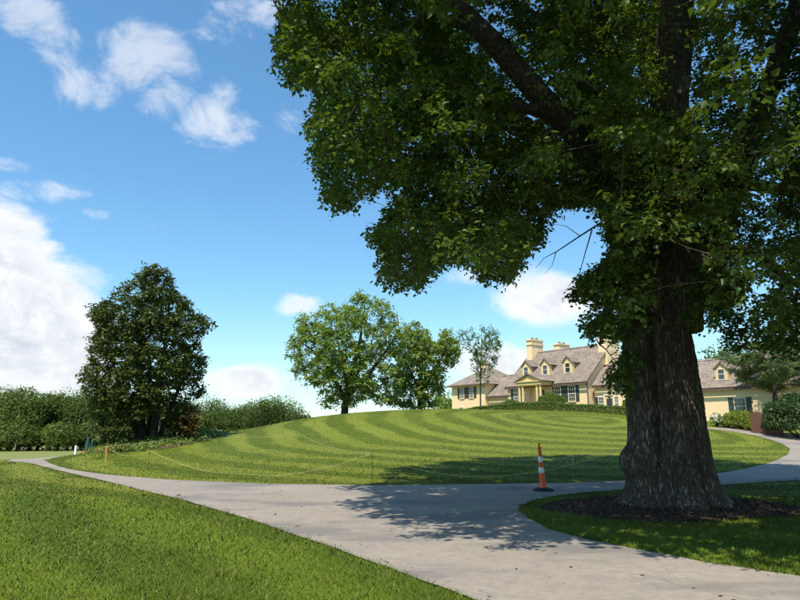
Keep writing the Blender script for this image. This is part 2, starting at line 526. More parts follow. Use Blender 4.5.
def stucco_mat(name, col):
    t = material(name)
    n = t.noise(t.obj, 0.7, 5.0, 0.6); g = t.noise(t.obj, 9.0, 4.0, 0.6)
    c = t.mix(n, tuple(x * 0.9 for x in col), tuple(min(1, x * 1.07) for x in col))
    c = t.mix(t.smooth(t.noise(t.scale(t.obj, (2.5, 2.5, .35)), 1.0, 5.0), 0.55, 0.8, 0, 0.25), c, tuple(x * 0.7 for x in col))
    setc(t, c)
    t.bs.inputs['Roughness'].default_value = 0.9
    bump(t, g, 0.25, 0.01)
    return t.m
M = {}
M['lawn'] = lawn_mat()
M['drive'] = drive_mat()
M['roof'] = roof_mat('weathered_shakes', (0.225, 0.180, 0.145))
M['stucco'] = stucco_mat('cream_stucco', (0.86, 0.655, 0.39))
M['trim'] = plain('ochre_trim', (0.70, 0.545, 0.26), 0.6, 0.08)
M['shutter'] = plain('dark_green_shutter', (0.055, 0.070, 0.062), 0.5, 0.2)
M['shutter_b'] = plain('brown_shutter', (0.085, 0.060, 0.048), 0.5, 0.2)
M['door'] = plain('dark_door', (0.09, 0.05, 0.035), 0.4, 0.2)
M['fascia'] = plain('brown_gutter', (0.16, 0.105, 0.085), 0.5, 0.2)
M['flue'] = plain('clay_flue', (0.25, 0.13, 0.09), 0.8, 0.2)
M['fence'] = plain('red_brown_boards', (0.120, 0.060, 0.040), 0.75, 0.3, 3.0)
def _glass():
    t = material('window_glass')
    setc(t, t.mix(t.noise(t.obj, 1.5, 2.0), (0.02, 0.025, 0.03), (0.07, 0.08, 0.085)))
    t.bs.inputs['Roughness'].default_value = 0.06
    t.bs.inputs['Specular IOR Level'].default_value = 0.8
    return t.m
M['glass'] = _glass()
M['sash'] = plain('cream_sash', (0.78, 0.72, 0.58), 0.5, 0.05)
M['bark_big'] = bark_mat('old_bark', (0.180, 0.137, 0.101), (0.400, 0.325, 0.248), 1.0, 0.45)
M['bark_mid'] = bark_mat('grey_bark', (0.10, 0.080, 0.062), (0.19, 0.16, 0.125), 1.0)
M['leaf_big'] = leaf_mat('broad_leaf', (0.026, 0.060, 0.010), (0.128, 0.176, 0.030), 0.33)
M['leaf_mag'] = leaf_mat('glossy_magnolia_leaf', (0.025, 0.046, 0.009), (0.100, 0.128, 0.026), 0.15, 0.45, 0.25)
M['leaf_mid'] = leaf_mat('fresh_leaf', (0.105, 0.172, 0.030), (0.260, 0.330, 0.076), 0.35)
M['leaf_young'] = leaf_mat('young_leaf', (0.075, 0.145, 0.035), (0.150, 0.235, 0.070), 0.4)
M['leaf_far'] = leaf_mat('woodland_leaf', (0.044, 0.080, 0.020), (0.140, 0.185, 0.046), 0.28, 0.7, 0.1)
M['leaf_far2'] = leaf_mat('darker_woodland_leaf', (0.034, 0.064, 0.018), (0.105, 0.148, 0.040), 0.25, 0.7, 0.1)
M['leaf_box'] = leaf_mat('boxwood_leaf', (0.062, 0.112, 0.018), (0.165, 0.225, 0.040), 0.25)
M['leaf_gold'] = leaf_mat('golden_shrub_leaf', (0.130, 0.190, 0.030), (0.290, 0.330, 0.060), 0.35)
M['leaf_pine'] = leaf_mat('pine_needle', (0.055, 0.095, 0.028), (0.150, 0.200, 0.070), 0.2)
M['leaf_dark'] = leaf_mat('dark_evergreen_leaf', (0.022, 0.052, 0.014), (0.070, 0.115, 0.030), 0.2)
M['leaf_rust'] = leaf_mat('bronze_tinted_leaf', (0.055, 0.070, 0.018), (0.210, 0.130, 0.040), 0.25)
M['petal'] = leaf_mat('pale_flower', (0.60, 0.60, 0.50), (0.82, 0.80, 0.72), 0.3)
M['petal_o'] = leaf_mat('orange_flower', (0.55, 0.11, 0.05), (0.75, 0.24, 0.12), 0.3)
M['mulch'] = plain('bark_mulch', (0.060, 0.038, 0.027), 0.95, 0.45, 18.0, 0.1)
M['soil'] = plain('bed_soil', (0.115, 0.082, 0.050), 0.95, 0.4, 6.0, 0.1)
M['chip'] = leaf_mat('mulch_chip', (0.030, 0.018, 0.013), (0.140, 0.085, 0.058), 0.0, 0.9, 0.1)
M['debris'] = leaf_mat('dry_leaf_litter', (0.035, 0.026, 0.018), (0.16, 0.11, 0.055), 0.0, 0.9, 0.1)
M['orange'] = plain('orange_plastic', (0.80, 0.105, 0.018), 0.45, 0.10, 12.0, 0.4)
M['reflect'] = plain('reflective_white_band', (0.72, 0.76, 0.76), 0.35, 0.08, 20.0, 0.5)
M['rubber'] = plain('black_rubber', (0.022, 0.022, 0.023), 0.8, 0.3, 12.0)
M['rope'] = plain('yellow_rope', (0.52, 0.47, 0.20), 0.7, 0.2, 30.0)
M['rope_w'] = plain('pale_rope', (0.46, 0.46, 0.30), 0.7, 0.2, 30.0)
M['steel'] = plain('dark_steel_rod', (0.09, 0.085, 0.08), 0.5, 0.3, 20.0, 0.5, 0.6)
M['stake_o'] = plain('orange_stake_paint', (0.74, 0.33, 0.12), 0.6, 0.2)
M['white'] = plain('white_paint', (0.78, 0.78, 0.76), 0.5, 0.06)
M['canvas'] = plain('dark_green_canvas', (0.022, 0.075, 0.062), 0.8, 0.25, 5.0)
# ------------------------------------------------------------------ ground and drive
def _axis(lo, hi, fine_lo, fine_hi, step, grow=1.14):
    a = list(np.arange(fine_lo, fine_hi + 1e-6, step))
    s = step
    while a[-1] < hi:
        s *= grow; a.append(a[-1] + s)
    s = step; b = []
    x = fine_lo
    while x > lo:
        s *= grow; x -= s; b.append(x)
    return np.array(b[::-1] + a)
def _ground():
    xs = _axis(-1500, 1500, -32, 40, 0.8); ys = _axis(-400, 2500, 0, 85, 0.8)
    X, Y = np.meshgrid(xs, ys)
    Z = H(X, Y)
    nx, ny = len(xs), len(ys)
    idx = np.arange(nx * ny).reshape(ny, nx)
    f = np.c_[idx[:-1, :-1].ravel(), idx[:-1, 1:].ravel(), idx[1:, 1:].ravel(), idx[1:, :-1].ravel()]
    me = mesh_np('lawn_ground', np.c_[X.ravel(), Y.ravel(), Z.ravel()], f, {'tint': np.full(len(f), .3)}, True)
    link('lawn_ground', me, M['lawn'], kind='structure')
_ground()

def smooth_loop(pts, it=2):
    p = np.array(pts, float)
    for _ in range(it):
        q = np.roll(p, -1, axis=0)
        p = np.stack([p * .75 + q * .25, p * .25 + q * .75], 1).reshape(-1, 2)
    return p
_px_near = [(475, 600), (420, 581), (350, 556), (280, 530), (200, 505), (120, 485), (60, 471), (30, 464.5), (14, 461)]
_px_hill = [(107, 475.5), (160, 480), (250, 484), (330, 485.5), (400, 486), (500, 484.5), (560, 483.5), (620, 482), (700, 476.5), (750, 469), (780, 460),
            (790, 453), (790, 448.5), (780, 443), (762, 437.5), (738, 432.5), (715, 429.5), (690, 428)]
_px_island = [(800, 481), (760, 483), (725, 485.5), (660, 488.5), (610, 491), (570, 494.5), (540, 499), (522, 505), (518, 510.5), (525, 518),
              (545, 529), (580, 539.5), (640, 551.5), (720, 566), (800, 579)]
g2 = lambda L: [G(u, v)[:2] for u, v in L]
_hill = g2(_px_hill); _near = g2(_px_near); _isl = g2(_px_island)
drive_poly = ([(6.5, -8), (3.6, 1.5)] + _near +
              [(-21.9, 36.0), (-23.6, 39.5), (-23.4, 43.2), (-20.8, 46.0), (-16, 48.5), (-8, 52), (-7.6, 49.0), (-15, 45.2), (-19.3, 43.2), (-20.8, 40.5), (-20.0, 36.0),
               (-17.0, 31.0), (-14.2, 27.2)] +
              _hill +
              g2([(715, 427.2), (745, 429.3), (768, 431.3), (800, 434)]) +
              [(33, 45.5), (34, 39), (30, 31), (22, 24.5), (16.0, 21.5)] + _isl + [(9.5, 3.2), (16, -8)])
drive_loop = smooth_loop(drive_poly, 2)
# the edge wanders a little, as worn tarmac does
_t = np.arange(len(drive_loop))
drive_loop = drive_loop + np.c_[np.sin(_t * 1.7) + np.sin(_t * .61), np.cos(_t * 1.3) + np.sin(_t * .47)] * .02
def sheet(name, loop, lift, step, mat, holes=(), **tags):
    """a sheet that follows the terrain inside a closed outline"""
    loop = np.asarray(loop, float)
    pts = []
    for a, b in zip(loop, np.roll(loop, -1, axis=0)):
        n = max(1, int(np.hypot(*(b - a)) / step))
        for k in range(n):
            pts.append(a + (b - a) * k / n)
    pts = np.array(pts); nb = len(pts)
    lo, hi = loop.min(0), loop.max(0)
    X, Y = np.meshgrid(np.arange(lo[0], hi[0], step), np.arange(lo[1], hi[1], step))
    X = X.ravel() + rng.uniform(-.1, .1, X.size) * step; Y = Y.ravel() + rng.uniform(-.1, .1, Y.size) * step
    k = in_poly(X, Y, pts)
    X, Y = X[k], Y[k]
    allp = [Vector(p) for p in pts] + [Vector(p) for p in np.c_[X, Y]]
    r = delaunay_2d_cdt(allp, [(i, (i + 1) % nb) for i in range(nb)], [list(range(nb))], 1, 1e-5)
    v = np.array([tuple(p) for p in r[0]])
    z = H(v[:, 0], v[:, 1]) + (lift(v) if callable(lift) else lift)
    f = np.array([tuple(t) for t in r[2] if len(t) == 3])
    a, b, c = v[f[:, 0]], v[f[:, 1]], v[f[:, 2]]
    flip = (b[:, 0] - a[:, 0]) * (c[:, 1] - a[:, 1]) - (b[:, 1] - a[:, 1]) * (c[:, 0] - a[:, 0]) < 0
    f[flip] = f[flip][:, ::-1]
    me = mesh_np(name, np.c_[v, z], f, None, True)
    return link(name, me, mat, **tags)
sheet('driveway', drive_loop, 0.022, 0.7, M['drive'], kind='structure')

# mulch ring round the old tree, heaped a little
TREE = np.array(G(672, 508)[:2])
def _ell(c, a, b, n=40, wob=.08, seed=3):
    r = np.random.default_rng(seed); ph = r.uniform(0, 6.28, 4)
    t = np.linspace(0, 2 * math.pi, n, endpoint=False)
    k = 1 + wob * (np.sin(2 * t + ph[0]) + .6 * np.sin(3 * t + ph[1]) + .5 * np.sin(5 * t + ph[2]) + .3 * np.sin(9 * t + ph[3]))
    return np.c_[c[0] + a * k * np.cos(t), c[1] + b * k * np.sin(t)]
mulch_loop = _ell((TREE[0] - .05, TREE[1] + .05), 2.6, 2.3)
def _heap(v):
    d = np.hypot((v[:, 0] - TREE[0]) / 2.55, (v[:, 1] - TREE[1]) / 2.25)
    return .012 + .10 * np.clip(1 - d, 0, 1) + .015 * np.sin(v[:, 0] * 9) * np.sin(v[:, 1] * 11) * np.clip(1 - d, 0, 1)
sheet('mulch_bed', mulch_loop, _heap, 0.14, M['mulch'], kind='structure')

# planting bed at the magnolia's foot
MAG = np.array(P(150, 441, 38)[:2])
bed_loop = smooth_loop([(-17.2, 36.0), (-15.2, 33.4), (-13.0, 33.6), (-11.4, 36.0), (-10.9, 40), (-13.5, 42.6), (-16.2, 42.5), (-17.6, 40)], 2)
sheet('planting_bed', bed_loop, 0.02, 0.5, M['soil'], kind='structure')
# ------------------------------------------------------------------ the house on the hill
R0 = np.array(P(586.7, 380, 65.0)); L0 = np.array(P(507.5, 385.8, 73.5))
_ux = (R0 - L0)[:2]; _len = float(np.hypot(*_ux)); _ux = _ux / _len       # local +x runs along the front towards the right-hand wings
HB = 3.0
house = empty('country_house', (R0[0], R0[1], HB), 'long cream stucco house with grey shake roofs, dormers and tall chimneys', 'house',
              rotz=math.atan2(_ux[1], _ux[0]))
def hbuild(mb, name, mat, parent=None, **tags):
    mb.v = [(a, b, c - HB) for a, b, c in mb.v]
    return mb.build(name, mat, parent or house, **tags)
def to_local(p):
    d = np.array(p[:2]) - R0[:2]
    return float(d @ _ux), float(d @ np.array([-_ux[1], _ux[0]]))
def to_world(x, y):
    q = R0[:2] + _ux * x + np.array([-_ux[1], _ux[0]]) * y
    return float(q[0]), float(q[1])
ZE = float(R0[2])
def gable_block(x0, x1, y0, y1, zb, ze, zr, along='x', name='wall', hang=.35, label=None):
    ym = (y0 + y1) / 2; xm = (x0 + x1) / 2
    w = MB()
    if along == 'x':
        w.prism([(y0, zb), (y0, ze), (ym, zr), (y1, ze), (y1, zb)], 'x', x0, x1)
    else:
        w.prism([(x0, zb), (x0, ze), (xm, zr), (x1, ze), (x1, zb)], 'y', y0, y1)
    hbuild(w, name, M['stucco'])
    r = MB()
    if along == 'x':
        k = (zr - ze) / (ym - y0); e = hang
        r.slab([(x0 - e * .6, y0 - e, ze - e * k + .16), (x1 + e * .6, y0 - e, ze - e * k + .16), (x1 + e * .6, ym, zr + .16), (x0 - e * .6, ym, zr + .16)], .15)
        r.slab([(x0 - e * .6, y1 + e, ze - e * k + .16), (x1 + e * .6, y1 + e, ze - e * k + .16), (x1 + e * .6, ym, zr + .16), (x0 - e * .6, ym, zr + .16)], .15)
        rf = hbuild(r, 'roof', M['roof'])
        hbuild(MB().box(x0 - e * .5, x1 + e * .5, y0 - e - .1, y0 - e + .02, ze - e * k - .10, ze - e * k + .03), 'gutter', M['fascia'], rf)
        hbuild(MB().prism([(ym - .16, zr + .10), (ym, zr + .24), (ym + .16, zr + .10)], 'x', x0 - e * .6, x1 + e * .6), 'ridge_cap', M['roof'], rf)
    else:
        k = (zr - ze) / (xm - x0); e = hang
        r.slab([(x0 - e, y0 - e * .6, ze - e * k + .16), (x0 - e, y1, ze - e * k + .16), (xm, y1, zr + .16), (xm, y0 - e * .6, zr + .16)], .15)
        r.slab([(x1 + e, y0 - e * .6, ze - e * k + .16), (x1 + e, y1, ze - e * k + .16), (xm, y1, zr + .16), (xm, y0 - e * .6, zr + .16)], .15)
        hbuild(r, 'roof', M['roof'])
def window(xc, y, z0, z1, w, mat=None, sw=.38, parent=None, rows=4, frame=True):
    x0, x1 = xc - w / 2, xc + w / 2
    fr = MB()
    b = .07
    fr.box(x0 - b, x0, y - .07, y + .02, z0 - b, z1 + b).box(x1, x1 + b, y - .07, y + .02, z0 - b, z1 + b)
    fr.box(x0, x1, y - .068, y + .02, z1, z1 + b).box(x0 - b - .04, x1 + b + .04, y - .11, y + .018, z0 - b - .05, z0 - b)
    for i in range(1, rows):
        zz = z0 + (z1 - z0) * i / rows; h = .03 if i == rows // 2 else .014
        fr.box(x0, x1, y - .05, y - .02, zz - h, zz + h)
    for i in (1, 2):
        xx = x0 + (x1 - x0) * i / 3
        fr.box(xx - .014, xx + .014, y - .048, y - .022, z0, z1)
    wn = hbuild(fr, 'window', M['sash'], parent)
    hbuild(MB().box(x0, x1, y - .018, y + .01, z0, z1), 'pane', M['glass'], wn if parent is None else parent)
    if mat is not None:
        for a, c in ((x0 - b - .04 - sw, x0 - b - .04), (x1 + b + .04, x1 + b + .04 + sw)):
            s = MB().box(a, c, y - .05, y - .004, z0 - b, z1 + b)
            for q in range(12):
                zz = z0 + (z1 - z0) * (q + .5) / 12
                if abs(q - 5.5) > .6:
                    s.box(a + .05, c - .05, y - .066, y - .05, zz - .035, zz + .035)
            hbuild(s, 'shutter', M[mat])
def dormer(xc, yd, zb, w, hw, hg, ze, k, y0):
    """a gabled dormer whose front stands at yd on the slope z = ze + k (y - y0)"""
    x0, x1 = xc - w / 2, xc + w / 2
    zt = zb + hw; za = zt + hg
    yback = y0 + (zt - ze) / k; yapex = y0 + (za - ze) / k
    d = MB().box(x0, x1, yd, yback + .2, zb - .4, zt)
    dm = hbuild(d, 'dormer', M['roof'])
    f = MB().prism([(x0 - .03, zb - .05), (x0 - .03, zt), (xc, za), (x1 + .03, zt), (x1 + .03, zb - .05)], 'y', yd - .06, yd + .3)
    hbuild(f, 'dormer_front', M['trim'], dm)
    e = .16
    r = MB()
    kk = hg / (w / 2)
    for s in (-1, 1):
        r.slab([(xc + s * (w / 2 + e), yd - .2, zt - e * kk + .10), (xc + s * (w / 2 + e), yback + .15, zt - e * kk + .10), (xc, yapex + .15, za + .10), (xc, yd - .2, za + .10)], .09)
    hbuild(r, 'dormer_roof', M['roof'], dm)
    fr = MB()
    ww, hh = w * .5, hw * .82
    a, c = xc - ww / 2, xc + ww / 2
    z0 = zb + .12; z1 = z0 + hh
    fr.box(a - .06, a, yd - .11, yd - .05, z0, z1).box(c, c + .06, yd - .11, yd - .05, z0, z1).box(a, c, yd - .112, yd - .05, z1 - .05, z1)
    fr.box(a - .08, c + .08, yd - .13, yd - .05, z0 - .06, z0).box(a, c, yd - .10, yd - .06, (z0 + z1) / 2 - .025, (z0 + z1) / 2 + .025)
    hbuild(fr, 'window', M['sash'], dm)
    hbuild(MB().box(a, c, yd - .08, yd - .055, z0, z1 - .05), 'pane', M['glass'], dm)
def chimney(x0, x1, y0, y1, z0, z1):
    c = MB().box(x0, x1, y0, y1, z0, z1).box(x0 - .09, x1 + .09, y0 - .09, y1 + .09, z1 - .55, z1 - .38).box(x0 - .12, x1 + .12, y0 - .12, y1 + .12, z1, z1 + .14)
    ch = hbuild(c, 'chimney', M['stucco'])
    for t in (.3, .7):
        yy = y0 + (y1 - y0) * t; xx = (x0 + x1) / 2
        hbuild(MB().lathe([(.17, z1 + .13), (.15, z1 + .42), (.12, z1 + .42)], 10, (xx, yy, 0)), 'flue', M['flue'], ch)
# main block
ML = -_len
RK = 4.0 / 4.5
gable_block(ML, 0, 0, 9, 2.2, ZE, ZE + 4.0)
for px in (526.5, 545.5, 568.0):
    # where the dormer fronts stand on the slope, read along the front
    best = min(np.linspace(ML, 0, 400), key=lambda x: abs(project(np.array([[*to_world(x, .95), ZE + 1.6]]))[0][0] - px))
    dormer(float(best), .95, ZE + RK * .95 + .10, 1.15, 1.25, .62, ZE + .16, RK, 0)
def front_x(px, y, z=5.5):
    return float(min(np.linspace(-25, 25, 4000), key=lambda x: abs(project(np.array([[*to_world(x, y), z]]))[0][0] - px)))
for px in (517.2, 557.8, 572.0):
    window(front_x(px, 0), 0.0, 4.75, 6.25, .78, 'shutter', .40)
chimney(ML + .2, ML + 1.0, 3.4, 5.5, ZE + 2.5, 12.35)
chimney(-8.3, -7.5, 5.6, 7.6, ZE + 1.5, 11.75)
chimney(-.70, .38, 3.4, 5.8, 3.0, 12.25)
hbuild(MB().tube([(.06, -.06, ZE - .1), (.06, -.06, 2.6)], [.06, .06], 8), 'downspout', M['fascia'])
# entrance porch
pc = front_x(529.0, -2.0, 6.8)
po = hbuild(MB().box(pc - 1.75, pc + 1.75, -2.15, -.01, 2.8, 3.75).box(pc - 1.2, pc + 1.2, -2.6, -2.16, 2.8, 3.55), 'porch', M['stucco'])
for s in (-1.45, -.98, .98, 1.45):
    hbuild(MB().lathe([(.19, 3.75), (.19, 3.86), (.145, 3.90), (.125, 6.35), (.17, 6.42), (.19, 6.52)], 14, (pc + s, -1.92, 0)), 'column', M['trim'], po)
for s in (-1.45, 1.45):
    hbuild(MB().box(pc + s - .13, pc + s + .13, -.14, -.02, 3.75, 6.5), 'pilaster', M['trim'], po)
hbuild(MB().box(pc - 1.72, pc + 1.72, -2.14, -.012, 6.52, 6.84).box(pc - 1.82, pc + 1.82, -2.24, -.012, 6.84, 6.95), 'entablature', M['trim'], po)
hbuild(MB().prism([(pc - 1.7, 6.95), (pc, 7.62), (pc + 1.7, 6.95)], 'y', -2.1, -.6), 'pediment', M['trim'], po)
pr = MB()
for s in (-1, 1):
    pr.slab([(pc + s * 2.0, -2.3, 6.93), (pc + s * 2.0, 1.0, 6.93), (pc, 1.0, 7.80), (pc, -2.3, 7.80)], .10)
hbuild(pr, 'porch_roof', M['roof'], po)
dr = hbuild(MB().box(pc - .55, pc + .55, -.09, -.01, 3.76, 6.05).box(pc - .50, pc + .50, -.1, -.09, 3.9, 4.6), 'door', M['door'])
hbuild(MB().box(pc - .72, pc - .56, -.14, -.012, 3.76, 6.2).box(pc + .56, pc + .72, -.14, -.012, 3.76, 6.2).box(pc - .72, pc + .72, -.139, -.012, 6.2, 6.45), 'door_frame', M['sash'], dr)
hbuild(MB().box(pc - .38, pc + .38, -.112, -.1, 4.7, 5.9), 'door_pane', M['glass'], dr)
# lower wing beyond the right gable
gable_block(.39, 4.2, .7, 7.6, 2.0, 6.30, 9.1, hang=.3)
dormer(front_x(611.5, 1.5, 7.4), 1.5, 6.30 + .8 * .812 + .1, .85, .7, .42, 6.46, .812, .7)
window(front_x(601.0, .7), .7, 3.75, 5.0, .55, 'shutter', .34)
window(front_x(616.2, .7), .7, 3.75, 5.0, .4)
xd = front_x(609.3, .7)
sd = hbuild(MB().box(xd - .48, xd + .48, .62, .69, 3.2, 5.0), 'door', M['trim'])
hbuild(MB().box(xd - .6, xd - .485, .58, .69, 3.2, 5.15).box(xd + .485, xd + .6, .58, .69, 3.2, 5.15).box(xd - .6, xd + .6, .579, .69, 5.15, 5.3), 'door_frame', M['sash'], sd)
hbuild(MB().box(xd - .32, xd + .32, .6, .619, 4.1, 4.85), 'door_pane', M['glass'], sd)
# cross gable behind the old tree and the long right wing
gable_block(4.25, 9.4, .25, 8.2, 1.8, 6.6, 8.9, along='y', hang=.25)
gable_block(9.45, 22.5, .5, 7.6, 1.0, 5.42, 8.05, hang=.35)
RK3 = (8.05 - 5.42) / 3.55
for px in (721.5, 768.0):
    dormer(front_x(px, 1.15, 6.6), 1.15, 5.42 + RK3 * .65 + .06, 1.05, 1.10, .5, 5.42 + .16, RK3, .5)
window(front_x(740.5, .5, 3.7), .5, 3.0, 4.35, .85, 'shutter', .42)
window(front_x(684.0, .5, 3.7), .5, 3.0, 4.35, .85, 'shutter', .42)
# low link and hipped block beyond the left gable
gable_block(ML - 4.0, ML - .01, .9, 6.8, 2.0, 5.85, 8.3, hang=.3)
bx1, bx0 = ML - 4.05, ML - 9.9
hbuild(MB().box(bx0, bx1, .4, 8.4, 1.8, 7.42), 'wall', M['stucco'])
hr = MB(); e = .45; ap0, ap1 = (bx0 + 2.9, 4.4, 9.9), (bx1 - 2.9, 4.4, 9.9)
c0, c1, c2, c3 = (bx0 - e, .4 - e, 7.32), (bx1 + e, .4 - e, 7.32), (bx1 + e, 8.4 + e, 7.32), (bx0 - e, 8.4 + e, 7.32)
hr.add([c0, c1, c2, c3, ap0, ap1], [(0, 1, 5, 4), (1, 2, 5), (2, 3, 4, 5), (3, 0, 4), (3, 2, 1, 0)])
hro = hbuild(hr, 'roof', M['roof'])
hbuild(MB().box(bx0 - e, bx1 + e, .4 - e - .1, .4 - e - .005, 7.2, 7.34).box(bx0 - e - .1, bx0 - e - .005, .4 - e, 8.4 + e, 7.2, 7.34), 'gutter', M['fascia'], hro)
for px in (462.3, 471.6):
    window(front_x(px, .4, 6.4), .4, 5.75, 6.95, .62, 'shutter_b', .40)
window(front_x(461.5, .4, 4.5), .4, 3.6, 4.55, .6)
chimney(front_x(484.5, 6.5, 10.0) - .45, front_x(484.5, 6.5, 10.0) + .45, 6.0, 7.0, 7.5, 10.55)
# ------------------------------------------------------------------ trees
def unit(a):
    return a / np.maximum(np.linalg.norm(a, axis=-1, keepdims=True), 1e-9)
def leaf_mesh(name, *a, **k):
    v, f, t = leaf_arrays(*a, **k)
    return mesh_np(name, v, f, {'tint': t})
def leaf_arrays(pos, tip, nrm, L, W, fold=True, tint=None):
    """one mesh of leaf blades: six-cornered and folded along the midrib, or single rhombs"""
    n = len(pos)
    tip = unit(tip); side = unit(np.cross(tip, nrm)); up = np.cross(side, tip)
    L = L[:, None]; W = W[:, None]
    if fold:
        dz = -.16 * W
        v = np.stack([pos, pos + tip * L * .26 + side * W * .50 + up * dz * -1, pos + tip * L * .62 + side * W * .24 + up * dz * -.6, pos + tip * L - up * L * .12,
                      pos + tip * L * .62 - side * W * .24 + up * dz * -.6, pos + tip * L * .26 - side * W * .50 + up * dz * -1], 1).reshape(-1, 3)
        b = np.arange(n)[:, None] * 6
        f = np.stack([b + np.array([[0, 1, 2, 3]]), b + np.array([[0, 3, 4, 5]])], 1).reshape(-1, 4)
        k = 2
    else:
        v = np.stack([pos, pos + tip * L * .45 + side * W * .5, pos + tip * L, pos + tip * L * .45 - side * W * .5], 1).reshape(-1, 3)
        f = np.arange(n * 4).reshape(-1, 4); k = 1
    t = rng.random(n) if tint is None else tint
    return v, f, np.repeat(t, k)
def sprays(c, r, nsp, nlf, flat=.7, droop=.25, out=None):
    """leafy shoots fanning out of clump centres c with radii r; returns leaf positions, tip directions, normals, clump index"""
    n = len(c)
    d = rng.normal(size=(n, nsp, 3)); d[..., 2] = d[..., 2] * flat + .05
    if out is not None:
        d = d + out[:, None, :] * .6
    d = unit(d)
    ln = r[:, None, None] * rng.uniform(.6, 1.15, (n, nsp, 1))
    t = (np.arange(nlf) + .6) / nlf
    t = t[None, None, :, None] + rng.uniform(-.04, .04, (n, nsp, nlf, 1))
    p = c[:, None, None, :] + d[:, :, None, :] * (ln[:, :, None, :] * (.12 + .88 * t))
    p[..., 2] -= (droop * ln[:, :, None, :] * t ** 2)[..., 0]
    p += rng.normal(size=p.shape) * r[:, None, None, None] * .07
    alt = np.where(np.arange(nlf) % 2 == 0, 1.0, -1.0)[None, None, :, None]
    sd = unit(np.cross(d, np.array([0, 0, 1.0]) + rng.normal(size=d.shape) * .15))
    tip = d[:, :, None, :] * .6 + sd[:, :, None, :] * alt * .8 + rng.normal(size=p.shape) * .35 + np.array([0, 0, -.35])
    nr = np.array([0, 0, 1.0]) + rng.normal(size=p.shape) * .45 + d[:, :, None, :] * .25
    idx = np.broadcast_to(np.arange(n)[:, None, None], (n, nsp, nlf))
    return p.reshape(-1, 3), tip.reshape(-1, 3), nr.reshape(-1, 3), idx.ravel()
def thin(pts, mind):
    """drop points closer than mind to an earlier one"""
    keep = []
    grid = {}
    for i, p in enumerate(pts):
        k = tuple((p // mind).astype(int)); ok = True
        for a in (-1, 0, 1):
            for b in (-1, 0, 1):
                for c in (-1, 0, 1):
                    for j in grid.get((k[0] + a, k[1] + b, k[2] + c), ()):
                        if ((pts[j] - p) ** 2).sum() < mind * mind:
                            ok = False
        if ok:
            grid.setdefault(k, []).append(i); keep.append(i)
    return pts[keep]
def bez(a, b, c, n):
    t = np.linspace(0, 1, n)[:, None]
    return (1 - t) ** 2 * a + 2 * t * (1 - t) * b + t ** 2 * c
def limb_pts(path, n=5):
    """smooth a polyline of (x,y,z,r)"""
    p = np.array(path, float); out = []
    for i in range(len(p) - 1):
        p0, p1, p2, p3 = p[max(i - 1, 0)], p[i], p[i + 1], p[min(i + 2, len(p) - 1)]
        for t in np.arange(n) / n:
            out.append(.5 * ((2 * p1) + (-p0 + p2) * t + (2 * p0 - 5 * p1 + 4 * p2 - p3) * t ** 2 + (-p0 + 3 * p1 - 3 * p2 + p3) * t ** 3))
    out.append(p[-1])
    out = np.array(out); out[:, 3] = np.maximum(out[:, 3], .006)
    return out
def connect(mb, clumps, skel, r0, r1, n=5, sides=4, lift=.25):
    """branches that fork: each clump hangs on the nearest fitting point of what has grown so far"""
    near = np.array([np.min(np.linalg.norm(skel[:, :3] - c, axis=1)) for c in clumps])
    sk = np.zeros((len(skel) + len(clumps) * n, 4)); m = len(skel); sk[:m] = skel
    for c in clumps[np.argsort(near)]:
        d = sk[:m, :3] - c
        dist = np.linalg.norm(d, axis=1) + np.maximum(d[:, 2], 0) * .7
        s = sk[np.argmin(dist)]
        L = np.linalg.norm(c - s[:3])
        if L < .05:
            continue
        mid = (s[:3] + c) / 2 + np.array([0, 0, lift * L]) + rng.normal(size=3) * L * .10
        p = bez(s[:3], mid, c, n)
        ra = min(s[3] * .8, r0 * (.4 + .3 * L))
        rr = np.linspace(ra, max(r1, ra * .45), n)
        mb.tube(p, rr, sides, cap=False)
        sk[m:m + n - 1, :3] = p[1:]; sk[m:m + n - 1, 3] = rr[1:]; m += n - 1
def put(me_name, root, mb, mat):
    """world-space MB -> child of an unrotated root"""
    ox, oy, oz = root.location
    mb.v = [(a - ox, b - oy, c - oz) for a, b, c in mb.v]
    return mb.build(me_name, mat, root, smooth=True, fix=False, kind='stuff' if me_name == 'branches' else None)
def put_leaves(root, mat, pos, tip, nr, L, W, fold, name='crown', tint=None):
    me = leaf_mesh(name, pos - np.array(root.location), tip, nr, L, W, fold, tint)
    return link(name, me, mat, root, kind='stuff')

